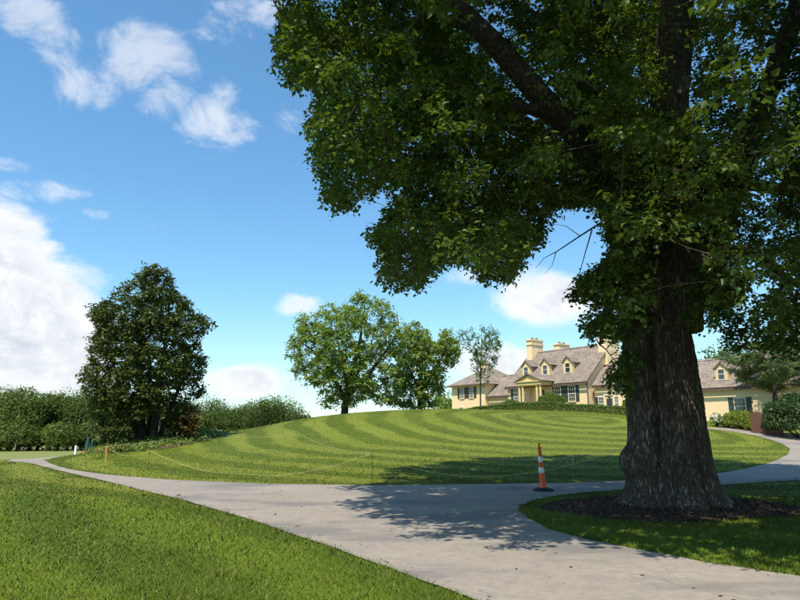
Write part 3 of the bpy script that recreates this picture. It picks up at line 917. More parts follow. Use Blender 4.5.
# ---- the old shade tree
def _old_tree():
    bx, by = TREE; bz = float(H(bx, by))
    root = empty('shade_tree', (bx, by, bz), 'massive old shade tree with furrowed trunk rising from a mulch ring', 'tree')
    # trunk: a lobed, furrowed column with root flare
    na, nz = 360, 230
    th = np.linspace(0, 2 * math.pi, na, endpoint=False)[None, :]
    zz = (np.linspace(0, 1, nz) ** 1.15 * 5.9 - .12)[:, None]
    r0 = np.interp(zz, [-.2, .6, 1.2, 2.2, 3.5, 5.0, 6], [.80, .78, .76, .74, .70, .62, .52])
    lob = .07 * np.sin(3 * th + .8 + zz * .12) + .055 * np.sin(5 * th + 2.0 - zz * .25) + .02 * np.sin(8 * th + zz * .3)
    flare = np.exp(-np.maximum(zz, 0) / .30) * (.08 + .34 * (.5 + .5 * np.sin(7 * th + .6 * np.sin(2 * th))) ** 2 + .12 * np.cos(th + .3) ** 2) + (.10 + .09 * np.sin(6 * th + 1.2 + .5 * np.sin(3 * th))) * np.exp(-np.maximum(zz, 0) / .75)
    def g(a0, w):
        d = (th - a0 + math.pi) % (2 * math.pi) - math.pi
        return np.exp(-(d / w) ** 2)
    burl = .36 * g(math.pi * 1.04, .50) * np.exp(-((zz - .98) / .38) ** 2) + .05 * g(-.95, .14) * np.exp(-((zz - 1.02) / .10) ** 2) + .06 * g(-1.15, .25) * np.exp(-((zz - 1.55) / .16) ** 2)
    furrow = -.26 * g(-2.28 + .03 * zz, .12) * np.clip((zz - .3) / 1.0, 0, 1) - .17 * g(-1.12 - .03 * zz, .08) * np.exp(-((zz - .8) / 1.1) ** 2) - .12 * g(-.35 + .05 * zz, .10) * np.exp(-((zz - .5) / .8) ** 2)
    # bark plates: warped vertical ridges broken across
    wth = th * 34 + 1.9 * np.sin(zz * 2.1 + 3 * th) + .9 * np.sin(zz * 5.3 + 7 * th + 1.0) + .5 * np.sin(zz * 11 + 13 * th)
    wth2 = th * 23 + 2.6 * np.sin(zz * 1.3 - 4 * th + 2.0) + .8 * np.sin(zz * 6.1 + 9 * th)
    ridge = 1 - np.abs(np.sin(wth)) ** .7; ridge2 = 1 - np.abs(np.sin(wth2)) ** .7
    brk = .5 + .5 * np.sin(zz * 17 + 9 * np.sin(th * 11) + 4 * np.sin(th * 23 + zz * 3))
    bark = -.040 * ridge - .030 * ridge2 + .008 * brk + .004 * rng.normal(size=(nz, na))
    r = r0 * (1 + lob) + flare + burl + furrow + bark
    # the trunk leans as the photograph's does
    axv = np.interp(zz[:, 0], [-.2, 1.0, 2.4, 4.0, 6.0], [.02, .06, .05, .0, -.02])
    ayv = np.interp(zz[:, 0], [-.2, 3, 6], [0, .05, .12])
    v = np.stack([axv[:, None] + r * np.cos(th), ayv[:, None] + r * .92 * np.sin(th), np.broadcast_to(zz, r.shape)], -1).reshape(-1, 3)
    idx = np.arange(na * nz).reshape(nz, na); nx = np.roll(idx, -1, axis=1)
    f = np.c_[idx[:-1].ravel(), nx[:-1].ravel(), nx[1:].ravel(), idx[1:].ravel()]
    link('trunk', mesh_np('trunk', v, f, None, True), M['bark_big'], root)
    def L(*pts):
        return limb_pts([(*P(u, w, y), q) for (u, w, y, q) in pts])
    D = by
    limbs = [L((673, 330, D + .05, .62), (672, 250, D + .08, .60), (672, 190, D + .1, .48), (675, 110, D + .2, .31), (681, 40, D + .4, .28), (684, -40, D + .6, .25), (680, -130, D + .8, .19), (690, -230, D + 1, .08)),
             L((652, 320, D - .1, .42), (632, 235, D - .3, .40), (598, 160, D - .8, .31), (548, 105, D - 1.4, .26), (500, 50, D - 1.9, .23), (455, 2, D - 2.3, .19), (400, -70, D - 2.6, .17), (350, -150, D - 2.8, .07)),
             L((692, 300, D, .42), (724, 210, D + .2, .32), (757, 120, D + .3, .26), (786, 40, D + .4, .23), (818, -50, D + .2, .22), (860, -150, D + .4, .09)),
             L((560, 118, D - 1.2, .16), (520, 108, D - 1.5, .11), (465, 117, D - 1.9, .085), (400, 136, D - 2.3, .06), (335, 150, D - 2.6, .03)),
             L((630, 225, D - .1, .13), (580, 186, D - .4, .10), (525, 201, D - .9, .085), (465, 222, D - 1.9, .07), (405, 262, D - 2.3, .03)),
             L((478, 25, D - 2.1, .13), (430, 22, D - 2.4, .09), (365, 30, D - 2.9, .06), (300, 55, D - 3.4, .025)),
             L((705, 265, D - .3, .16), (745, 250, D - .8, .10), (790, 280, D - 1.3, .07), (840, 310, D - 1.6, .03)),
             L((735, 180, D, .18), (780, 190, D - .6, .12), (835, 200, D - 1.2, .07), (890, 190, D - 1.8, .03)),
             L((668, 240, D - .4, .12), (655, 185, D - 1.0, .09), (668, 200, D - 1.6, .06), (690, 255, D - 2.0, .03)),
             L((640, 260, D - .2, .10), (622, 270, D - .6, .07), (605, 310, D - 1.0, .04), (600, 345, D - 1.2, .02))]
    B = np.array([bx, by, bz])
    for path in ([(0, .2, 5.2, .38), (.6, 1.8, 7.0, .30), (1.6, 4.0, 9.0, .2), (2.4, 6.2, 10.5, .07)],
                 [(.2, .1, 5.4, .34), (2.2, 1.0, 7.6, .26), (4.8, 1.8, 9.4, .16), (7.2, 2.2, 10.6, .05)],
                 [(0, -.1, 5.6, .34), (-.2, -1.6, 8.0, .24), (-.6, -3.6, 10.2, .15), (-1.0, -5.4, 11.6, .05)],
                 [(-.1, .2, 6.0, .26), (-1.2, 1.7, 8.6, .20), (-3.4, 3.2, 11.4, .13), (-5.4, 4.2, 13.0, .05)]):
        limbs.append(limb_pts([(B[0] + a, B[1] + b, B[2] + c, q) for a, b, c, q in path]))
    skel = np.concatenate(limbs)
    lm = MB()
    for l in limbs:
        lm.tube(l[:, :3], l[:, 3] * 1.0, 14)
    put('limbs', root, lm, M['bark_big'])
    # crown volume
    N = 150000
    z = rng.uniform(3.0, 23.0, N); a = rng.uniform(0, 2 * math.pi, N)
    R = np.interp(z, [3, 4.5, 6, 10, 14, 18, 21, 23], [7.6, 8.6, 9.2, 9.7, 9.2, 7.0, 4.2, 1.4])
    q = np.sqrt(rng.random(N))
    pts = np.c_[bx + R * q * np.cos(a), by + R * q * np.sin(a), bz + z]
    q3 = np.hypot(q, 0)
    u, v_, d = project(pts)
    SIL = [(284, -30), (282, 22), (274, 62), (296, 88), (316, 80), (320, 100), (309, 120), (314, 150), (322, 178), (326, 206), (336, 212), (354, 206), (376, 196), (386, 184),
           (392, 196), (384, 216), (366, 229), (378, 244), (380, 280), (394, 286), (424, 288), (436, 266), (455, 258), (470, 262), (486, 280), (502, 280), (518, 268), (524, 252),
           (542, 238), (552, 214), (572, 203), (594, 204), (602, 226), (614, 242), (600, 262), (570, 284), (566, 296), (590, 300), (580, 322), (590, 334), (606, 340), (612, 352),
           (604, 384), (622, 392), (640, 394), (652, 380), (658, 330), (664, 255), (684, 262), (684, 330), (700, 338), (712, 322), (724, 344), (742, 346), (762, 342), (782, 356), (830, 372), (960, 385), (960, -30)]
    framed = (u > -40) & (u < 840) & (v_ < 640) & (v_ > -25) & (d > 0)
    insil = in_poly(u, v_, SIL)
    ok = np.where(framed, insil, True)
    cd = np.linalg.norm(pts - np.array([0, 0, EYE]), axis=1)
    ok &= cd > np.where(framed, 5.6, 8.5)
    ok &= rng.random(N) < np.where(framed, .40 + .6 * q3 ** 1.5, .15 + .85 * q3 ** 2.0)
    # keep the trunk and the great limbs in sight from the lawn: no foliage right in front of them
    front = d < (project(np.array([[bx, by, 5.0]]))[2][0])
    for win in ([(650, 250), (712, 235), (722, 520), (630, 520), (640, 330)], [(655, -30), (706, -30), (700, 108), (652, 112)], [(425, -30), (480, -30), (575, 100), (610, 140), (585, 185), (530, 125), (470, 60)],
                [(775, -30), (830, -30), (780, 105), (742, 110)]):
        hit = in_poly(u, v_, win)
        if win[0] == (650, 250):
            hit &= ~in_poly(u, v_, [(678, 262), (725, 262), (725, 335), (690, 338), (678, 300)])
        ok &= ~(hit & front)
    ok &= np.hypot(pts[:, 0] - bx, pts[:, 1] - by) > .9
    fr = thin(pts[ok & framed & (v_ < 420)], .33)
    # boughs hanging low on the shaded left side of the trunk
    lw = np.array([P(u_, w_, D + rng.normal() * .7 - .5) for u_, w_ in zip(rng.uniform(578, 662, 900), rng.uniform(215, 396, 900)) if in_poly(np.array([u_]), np.array([w_]), [(606, 232), (640, 225), (652, 260), (640, 330), (636, 380), (622, 388), (606, 382), (614, 350), (594, 336), (582, 322), (592, 300), (570, 292), (602, 262)])[0]])
    lw = thin(lw, .50)
    # the crown's low left skirt, filled so that no gap opens between the limbs
    ex = []
    for u_, w_ in zip(rng.uniform(285, 660, 2600), rng.uniform(0, 290, 2600)):
        if in_poly(np.array([u_]), np.array([w_ + 6.0]), SIL)[0] and (u_ > 420 or rng.random() < .5):
            if not in_poly(np.array([u_]), np.array([w_]), [(425, -30), (480, -30), (575, 100), (600, 140), (580, 180), (530, 125), (470, 60)])[0]:
                ex.append(P(u_, w_, D - 1.0 - 2.0 * (640 - u_) / 350 + rng.normal() * .9))
    ex = thin(np.array(ex), .40)[:480]
    # one hanging bough of leaves before the trunk's crotch, lit by the sun
    un = rng.uniform(0, 1, (400, 2))
    hb = []
    for s, t in un:
        uu = 605 + s * 130; vv = 118 + t * 225
        if in_poly(np.array([uu]), np.array([vv]), [(640, 120), (700, 112), (735, 170), (742, 240), (734, 285), (720, 318), (698, 318), (690, 290), (694, 250), (684, 222), (640, 212), (614, 205), (614, 165)])[0]:
            hb.append(P(uu, vv, D - 1.7 + rng.normal() * .35))
    hb = thin(np.array(hb), .30)
    of = thin(pts[ok & ~framed], .56)
    fr = fr[rng.permutation(len(fr))[:1350]]
    of = of[rng.permutation(len(of))[:1700]]
    # opening added to the crown so that sunlight reaches that bough
    sd = np.array(sun_dir); hc = np.array(P(675, 180, D - 1.3))
    def shaded(c):
        w_ = c - hc; t_ = w_ @ sd
        return (t_ > .45) & (np.linalg.norm(w_ - t_[:, None] * sd, axis=1) < 1.75) & (rng.random(len(c)) < .92)
    fr = fr[~shaded(fr)]; of = of[~shaded(of)]
    fr = np.concatenate([fr, lw, ex, hb])
    print('old tree clumps', len(fr), len(of), len(hb))
    bm_ = MB()
    connect(bm_, fr, skel, .030, .006, 5, 4, .18)
    connect(bm_, of, skel, .035, .010, 4, 4, .18)
    # a dead bare bough in the gap of the crown
    for path in ([(602, 222, D - 1.0, .022), (580, 236, D - 1.1, .016), (556, 252, D - 1.3, .011), (544, 258, D - 1.4, .006), (536, 268, D - 1.5, .004)],
                 [(592, 230, D - 1.0, .016), (586, 250, D - 1.1, .011), (580, 272, D - 1.2, .008), (566, 290, D - 1.2, .004)],
                 [(580, 273, D - 1.2, .007), (584, 288, D - 1.2, .005), (586, 303, D - 1.2, .003)], [(556, 252, D - 1.3, .009), (552, 266, D - 1.3, .005), (545, 274, D - 1.3, .003)],
                 [(580, 236, D - 1.1, .010), (566, 226, D - 1.2, .006), (552, 224, D - 1.2, .003)]):
        pp = [P(u, w, y) for u, w, y, q in path]
        bm_.tube(pp, [x[3] for x in path], 5)
    put('branches', root, bm_, M['bark_big'])
    r1 = rng.uniform(.36, .62, len(fr)); r1[-len(hb):] = rng.uniform(.3, .42, len(hb))
    p, t, n, i = sprays(fr, r1, 11, 15, .65, .30)
    u, v_, d = project(p)
    jit = rng.normal(size=(2, len(p))) * 4.0
    keep = in_poly(u + jit[0], v_ + jit[1], [(a + (a - 560) * .012, b + (5 if b > 0 else 0)) for a, b in SIL]) | ~((u > 0) & (u < 800) & (v_ > 0))
    hbk = i >= len(fr) - len(hb)
    keep |= hbk
    for win in ([(658, 262), (654, 240), (706, 240), (716, 520), (636, 520), (642, 392), (656, 360)], [(662, -30), (700, -30), (694, 108), (658, 112)], [(436, -30), (474, -30), (560, 92), (590, 135), (572, 165), (522, 110), (470, 46)]):
        hit = in_poly(u, v_, win) & (p[:, 1] < by + .1) & ~hbk
        keep &= ~(hit & (rng.random(len(p)) < (.97 if win[0] == (658, 262) else .72)))
    gap = in_poly(u, v_, [(596, 334), (610, 340), (626, 340), (624, 354), (604, 366), (594, 356)])
    keep &= ~(gap & (rng.random(len(p)) < .85))
    p, t, n = p[keep], t[keep], n[keep]
    ls = rng.uniform(.056, .106, len(p))
    p2, t2, n2, _ = sprays(of, rng.uniform(.6, .95, len(of)), 9, 7, .65, .30)
    u, v_, d = project(p2)
    k2 = ~((u > -20) & (u < 820) & (v_ > -6) & (d > 0))
    p2, t2, n2 = p2[k2], t2[k2], n2[k2]
    ls2 = rng.uniform(.17, .26, len(p2))
    print('old tree leaves', len(p), len(p2))
    nf = p[:, 1] < by - 1.3
    v1, f1, a1 = leaf_arrays(p[nf] - B, t[nf], n[nf], ls[nf], ls[nf] * rng.uniform(.62, .95, nf.sum()), True)
    v2, f2, a2 = leaf_arrays(np.concatenate([p[~nf], p2]) - B, np.concatenate([t[~nf], t2]), np.concatenate([n[~nf], n2]), np.concatenate([ls[~nf] * 1.1, ls2]), np.concatenate([ls[~nf] * 1.0, ls2 * .92]), False)
    link('crown', mesh_np('crown', np.concatenate([v1, v2]), np.concatenate([f1, f2 + len(v1)]), {'tint': np.concatenate([a1, a2])}), M['leaf_big'], root, kind='stuff')
    return root
old_tree = _old_tree()

# ---- other trees: crowns filled inside an outline with real depth
def outline_tree(name, label, cat, base, sil, y0, depth, nclump, mind, cr, nsp, nlf, lsize, leaf, trunks, bark='bark_mid', flat=.7, shell=.5, jitter=3.0, branch=(.05, .012), fold=False, group=None, gaps=0.0, droop=.2, aspect=.8):
    root = empty(name, base, label, cat, group)
    us = [a for a, b in sil]; vs = [b for a, b in sil]
    N = nclump * 30
    u = rng.uniform(min(us), max(us), N); v = rng.uniform(min(vs), max(vs), N)
    k = in_poly(u, v, sil); u, v = u[k], v[k]
    # half depth of the crown at that height: as wide as the outline is there
    vb = np.linspace(min(vs), max(vs), 40)
    uu = np.linspace(min(us), max(us), 120)
    lo = []; hi = []
    for q in vb:
        w = uu[in_poly(uu, np.full(120, q), sil)]
        lo.append(w.min() if len(w) else np.nan); hi.append(w.max() if len(w) else np.nan)
    lo = np.array(lo); hi = np.array(hi); g = ~np.isnan(lo)
    l = np.interp(v, vb[g], lo[g]); h = np.interp(v, vb[g], hi[g])
    s = np.clip((2 * u - l - h) / np.maximum(h - l, 1), -1, 1)
    half = (h - l) / 2 * y0 / F
    hd = half * np.sqrt(np.maximum(1 - s ** 2, .02)) * depth
    t = rng.uniform(-1, 1, len(u))
    t = np.sign(t) * np.abs(t) ** shell
    y = y0 + t * hd
    pts = np.array([P(a, b, c) for a, b, c in zip(u, v, y)])
    if gaps:
        ph = np.sin(pts[:, 0] * 1.3 + 1.1 * np.sin(pts[:, 2] * 1.1)) * np.sin(pts[:, 1] * 1.1 + 2) * np.sin(pts[:, 2] * 1.5 + 1.7 * np.sin(pts[:, 0] * .7))
        pts = pts[ph < .55 - gaps]
    pts = thin(pts, mind)[:nclump]
    mb = MB(); skel = []
    for tr in trunks:
        q = limb_pts(tr); skel.append(q)
        mb.tube(q[:, :3], q[:, 3], 8)
    skel = np.concatenate(skel)
    put('trunk', root, mb, M[bark])
    bm_ = MB(); connect(bm_, pts, skel, branch[0], branch[1], 5, 4, .15)
    put('branches', root, bm_, M[bark])
    r = rng.uniform(cr * .7, cr * 1.25, len(pts))
    p, tp, n, i = sprays(pts, r, nsp, nlf, flat, droop)
    a, b, _ = project(p)
    j = rng.normal(size=(2, len(p))) * jitter
    keep = in_poly(a + j[0], b + j[1], sil)
    p, tp, n, i = p[keep], tp[keep], n[keep], i[keep]
    keep = p[:, 2] > H(p[:, 0], p[:, 1]) + .05
    p, tp, n, i = p[keep], tp[keep], n[keep], i[keep]
    L = rng.uniform(lsize * .7, lsize * 1.3, len(p))
    ct = rng.random(len(pts))
    tint = np.clip(.55 * rng.random(len(p)) + .45 * ct[i], 0, 1)
    put_leaves(root, M[leaf], p, tp, n, L, L * aspect, fold, tint=tint)
    return root
def W4(u, v, y, r):
    return (*P(u, v, y), r)
mz = float(H(*MAG))
mag = outline_tree('magnolia_tree', 'tall dark magnolia with several stems standing in a planting bed by the drive', 'tree', (MAG[0], MAG[1], mz),
    [(148, 262), (165, 267), (172, 276), (176, 290), (190, 300), (197, 313), (214, 320), (216, 325), (203, 335), (200, 345), (207, 360), (204, 372), (200, 380), (206, 390), (200, 396), (193, 400), (192, 425), (182, 440), (170, 437), (164, 424), (156, 416), (142, 416), (134, 424), (130, 441), (104, 444), (88, 436), (92, 415), (88, 400), (80, 385), (78, 374), (90, 360), (86, 340), (97, 330), (88, 315), (86, 306), (103, 302), (112, 292), (124, 284), (133, 274)],
    38.0, .85, 620, .46, .58, 11, 11, .17, 'leaf_mag',
    [[W4(143, 441, 37.6, .26), W4(141, 415, 37.7, .22), W4(140, 370, 37.8, .18), W4(142, 320, 38, .11), W4(146, 275, 38, .03)],
     [W4(153, 440, 37.4, .24), W4(156, 415, 37.5, .19), W4(162, 370, 37.7, .14), W4(168, 320, 38, .07), W4(170, 290, 38, .02)],
     [W4(149, 440, 38.4, .2), W4(150, 410, 38.6, .16), W4(148, 350, 38.8, .11), W4(130, 310, 38.9, .03)],
     [W4(139, 440, 38.2, .2), W4(130, 410, 38.3, .14), W4(115, 370, 38.4, .08), W4(104, 330, 38.4, .02)],
     [W4(158, 440, 38.2, .16), W4(172, 405, 38.3, .12), W4(186, 370, 38.4, .07), W4(196, 340, 38.4, .02)]],
    bark='bark_mid', shell=.6, gaps=.05, fold=False, jitter=2.0, aspect=.62)
A0 = np.array(P(344, 412, 62.0)[:2])
tree_a = outline_tree('spreading_tree', 'broad spreading fresh green tree standing alone on the hilltop', 'tree', (A0[0], A0[1], float(H(*A0))),
    [(286, 362), (284, 340), (296, 330), (299, 312), (312, 316), (325, 303), (345, 304), (354, 290), (372, 294), (388, 302), (399, 318), (406, 335), (406, 362), (403, 388), (396, 406),
     (378, 404), (366, 398), (356, 406), (338, 407), (322, 409), (313, 398), (319, 386), (303, 382), (291, 374)],
    62.0, .85, 300, .72, .92, 13, 12, .21, 'leaf_mid',
    [[(A0[0], A0[1], float(H(*A0)) - .2, .42), W4(346, 400, 62, .34), W4(352, 375, 62, .26), W4(360, 340, 62, .15), W4(365, 305, 62, .04)],
     [W4(346, 402, 62, .26), W4(332, 375, 61.6, .2), W4(312, 350, 61.3, .1), W4(295, 340, 61, .03)],
     [W4(348, 396, 62, .26), W4(370, 372, 62.4, .2), W4(390, 345, 62.5, .1), W4(398, 330, 62.6, .03)],
     [W4(348, 390, 62, .2), W4(340, 350, 63, .14), W4(328, 320, 64, .04)], [W4(348, 388, 62, .2), W4(365, 360, 60, .12), W4(375, 330, 59, .04)]],
    gaps=.08, shell=.7, jitter=2.5)
B0 = np.array(P(420, 410, 66.0)[:2])
tree_b = outline_tree('leafy_tree', 'darker rounded tree beside the broad spreading tree on the hilltop', 'tree', (B0[0], B0[1], float(H(*B0))),
    [(400, 345), (402, 325), (415, 317), (427, 330), (433, 346), (444, 328), (456, 333), (461, 349), (457, 364), (446, 372), (442, 398), (434, 408), (404, 410), (392, 404), (398, 372)],
    66.0, .9, 180, .68, .90, 13, 12, .21, 'leaf_mid',
    [[(B0[0], B0[1], float(H(*B0)) - .2, .34), W4(420, 395, 66, .26), W4(421, 360, 66, .15), W4(416, 325, 66, .04)],
     [W4(420, 395, 66, .2), W4(438, 365, 66, .1), W4(450, 340, 66, .03)], [W4(420, 390, 66, .16), W4(406, 360, 66, .08), W4(404, 335, 66, .03)]],
    gaps=.02, shell=.7, jitter=2.5)
S0 = np.array(G(480.5, 409.6, 30, 57)[:2])
S0 = np.array([ray(480.5, 408)[0] * 55.0, 55.0])
sapl = outline_tree('young_tree', 'slender young vase-shaped tree standing before the left wing of the house', 'tree', (S0[0], S0[1], float(H(*S0))),
    [(456, 332), (468, 330), (480, 326), (492, 326), (503, 329), (504, 345), (498, 362), (492, 372), (488, 390), (478, 388), (474, 370), (466, 352)],
    55.0, .85, 80, .40, .50, 7, 8, .15, 'leaf_young',
    [[(S0[0], S0[1], float(H(*S0)) - .1, .07), W4(480.5, 385, 55, .06), W4(481, 360, 55, .045), W4(482, 328, 55, .012)],
     [W4(480.7, 378, 55, .035), W4(472, 352, 55, .022), W4(460, 333, 55, .008)], [W4(480.7, 372, 55, .035), W4(490, 350, 55, .022), W4(501, 332, 55, .008)],
     [W4(480.7, 365, 55, .03), W4(474, 345, 54.5, .02), W4(471, 332, 54.3, .008)], [W4(480.7, 362, 55, .03), W4(488, 345, 55.5, .02), W4(491, 330, 55.6, .008)]],
    flat=1.1, shell=.9, jitter=3.5, branch=(.02, .006), gaps=.06, droop=.0)
SH0 = np.array([ray(187, 436)[0] * 37.0, 37.0])
outline_tree('bronze_shrub', 'small bronze tinted tree at the foot of the magnolia', 'tree', (SH0[0], SH0[1], float(H(*SH0))),
    [(176, 412), (182, 403), (192, 404), (199, 412), (200, 425), (196, 436), (182, 438), (175, 428)], 37.0, .9, 40, .32, .4, 9, 8, .15, 'leaf_rust',
    [[(SH0[0], SH0[1], float(H(*SH0)) - .05, .05), W4(187, 420, 37, .03), W4(188, 406, 37, .01)]], shell=.7, branch=(.02, .006))
# pine standing before the right wing
PN0 = np.array([ray(775, 415)[0] * 49.0, 49.0])
outline_tree('pine_tree', 'yellowish pine with layered boughs before the right wing of the house', 'tree', (PN0[0], PN0[1], float(H(*PN0))),
    [(716, 352), (735, 346), (760, 340), (790, 336), (830, 340), (846, 360), (836, 382), (800, 380), (785, 388), (768, 392), (758, 384), (738, 382), (728, 372), (742, 364), (718, 360)],
    50.6, 1.0, 280, .34, .60, 18, 12, .20, 'leaf_pine',
    [[(PN0[0], PN0[1], float(H(*PN0)) - .1, .2), W4(775, 395, 49.0, .17), W4(777, 360, 49.0, .12), W4(780, 335, 49.0, .05)],
     [W4(776, 378, 49.0, .06), W4(755, 372, 48.5, .04), W4(735, 376, 48, .015)], [W4(777, 365, 49.0, .06), W4(750, 354, 48.5, .04), W4(722, 355, 48, .015)], [W4(777, 368, 49.0, .06), W4(810, 362, 48.9, .04), W4(838, 362, 49.0, .015)]],
    flat=.35, shell=.8, jitter=4, aspect=.3, branch=(.025, .008))

# ---- woodland edge: single trees, one crown each
def wood_tree(name, label, u, y, vtop, width, leaf, group, low=.12, n=2600, ls=.5, seed=0):
    x = ray(u, 440)[0] * y; z = float(H(x, y))
    top = P(u, vtop, y)[2]; h = max(top - z, 2.0)
    root = empty(name, (x, y, z), label, 'tree', group)
    r = np.random.default_rng(seed)
    rx = width / 2
    k = 22
    d = unit(r.normal(size=(k, 3))); d[:, 2] = np.abs(d[:, 2]) * r.choice([1, 1, -.8], k)
    q = r.uniform(.45, .86, (k, 1))
    c = d * q * np.array([rx, rx, h * (1 - low) / 2]) + np.array([0, 0, h * (low + (1 - low) / 2)])
    cr = r.uniform(.28, .50, k) * rx
    m = n // k
    dd = unit(r.normal(size=(k, m, 3))); dd[..., 2] += .15
    p = c[:, None, :] + dd * (cr[:, None, None] * r.uniform(.55, 1.1, (k, m, 1)) ** .6) * np.array([1, 1, .8])
    tip = unit(r.normal(size=p.shape)) + dd * .2 + np.array([0, 0, -.3]); nr = dd * 1.3 + r.normal(size=p.shape) * .45 + np.array([0, 0, .35])
    p = p.reshape(-1, 3); tip = tip.reshape(-1, 3); nr = nr.reshape(-1, 3)
    keep = p[:, 2] > .1
    p, tip, nr = p[keep], tip[keep], nr[keep]
    L = r.uniform(.7, 1.3, len(p)) * ls
    ct = np.repeat(r.random(k), m)[keep]
    me = leaf_mesh('crown', p, tip, nr, L, L * .8, False, np.clip(ct * .7 + .3 * r.random(len(p)), 0, 1))
    link('crown', me, M[leaf], root, kind='stuff')
    tr = MB().tube([(0, 0, -.3), (.1, 0, h * .3), (0, .1, h * .6), (0, 0, h * .85)], [.3, .24, .15, .05], 7)
    for j in range(8):
        tr.tube(bez(np.array([0, 0, h * (.25 + .05 * j)]), c[j] * .5 + np.array([0, 0, h * .3]), c[j], 4), [.10, .08, .05, .02], 4, False)
    tr.build('trunk', M['bark_mid'], root, smooth=True, fix=False)
    return root
GL = 'trees of the woodland edge beyond the meadow'
left = [(-70, 104, 384, 10), (-42, 98, 380, 11), (-14, 100, 384, 11), (10, 97, 385, 11), (30, 101, 386, 10), (50, 98, 391, 10), (68, 102, 390, 10), (86, 99, 392, 10), (104, 104, 393, 11), (125, 106, 396, 11), (146, 104, 398, 11),
        (-30, 110, 386, 12), (20, 112, 389, 12), (58, 113, 389, 12), (95, 113, 392, 12), (-95, 100, 382, 12), (-125, 104, 378, 13)]
for i, (u, y, vt, w) in enumerate(left):
    wood_tree('woodland_tree', 'full leafy woodland tree in the dark wall of trees beyond the meadow', u, y, vt + (0, 9, -3, 5, 13, 1, 8)[i % 7], w * (1.15, .8, 1.3, .9)[i % 4], ('leaf_far', 'leaf_far2', 'leaf_far')[i % 3], GL, .0, 6800, .28, 100 + i)
    # undergrowth closes the foot of the wood
    if i < 11:
        wood_tree('woodland_shrub', 'low bushy shrub along the foot of the woodland edge', u + 8, y - 2.5 - (i * 7 % 4), vt + 26 + (i * 11 % 24), 5 + (i * 5 % 4), ('leaf_far2', 'leaf_far')[i % 2], 'shrubs along the foot of the woodland', .0, 2200, .32, 300 + i)
GR = 'trees beyond the shoulder of the hill'
for i, (u, y, vt, w) in enumerate([(172, 112, 400, 9), (192, 108, 406, 8), (209, 106, 398, 9), (226, 112, 411, 7), (240, 108, 405, 8), (256, 106, 399, 9), (273, 108, 397, 10), (288, 110, 405, 8), (300, 113, 411, 6), (180, 118, 404, 10), (262, 118, 403, 11)]):
    wood_tree('distant_tree', 'rounded woodland tree showing above the shoulder of the striped hill', u, y, vt, w, ('leaf_far', 'leaf_far2')[i % 2], GR, .05, 5500, .24, 200 + i)
wood_tree('distant_shrub', 'pale green bushy tree between the hilltop trees and the left wing', 447, 92, 392, 5, 'leaf_mid', None, .05, 1500, .35, 401)
for i, (u, y, vt, w) in enumerate([(722, 80, 352, 8), (745, 84, 345, 10), (782, 82, 340, 11), (815, 80, 338, 11)]):
    wood_tree('backyard_tree', 'leafy tree rising behind the roof of the right wing', u, y, vt, w, 'leaf_far', 'trees behind the right wing', .05, 2200, .36, 420 + i)
# ------------------------------------------------------------------ hedges, shrubs and planting
def bush(name, label, cat, c, rad, leaf, n, ls, group=None, lumps=14, core=True, seed=0):
    """a dense shrub: overlapping leafy lobes round a shaded core of twigs"""
    r = np.random.default_rng(seed)
    root = empty(name, (c[0], c[1], c[2]), label, cat, group)
    rad = np.array(rad, float)
    d = unit(r.normal(size=(n, 3))); d[:, 2] = np.where(d[:, 2] < -.35, -d[:, 2], d[:, 2])
    lob = 1 + .06 * np.sin(d[:, 0] * 7 + seed) * np.sin(d[:, 1] * 6 + 2) + .05 * np.sin(d[:, 2] * 9 + d[:, 0] * 5)
    p = d * rad * (lob * r.uniform(.45, 1.04, n) ** .5)[:, None] + np.array([0, 0, rad[2] * .72])
    tip = d * .7 + r.normal(size=(n, 3)) * .6; nr = d + r.normal(size=(n, 3)) * .5
    k = p[:, 2] > .01
    p, tip, nr = p[k], tip[k], nr[k]
    L = r.uniform(.7, 1.3, len(p)) * ls
    me = leaf_mesh('foliage', p, tip, nr, L, L * .7, False, r.random(len(p)))
    link('foliage', me, M[leaf], root, kind='stuff')
    if core:
        m = MB()
        for j in range(10):
            dd = unit(r.normal(size=3)); dd[2] = abs(dd[2])
            m.tube([(0, 0, -.05), tuple(dd * rad * .4 + np.array([0, 0, rad[2] * .3])), tuple(dd * rad * .85 + np.array([0, 0, rad[2] * .6]))], [.03, .02, .008], 4)
        m.build('stems', M['bark_mid'], root, smooth=True, fix=False)
    return root
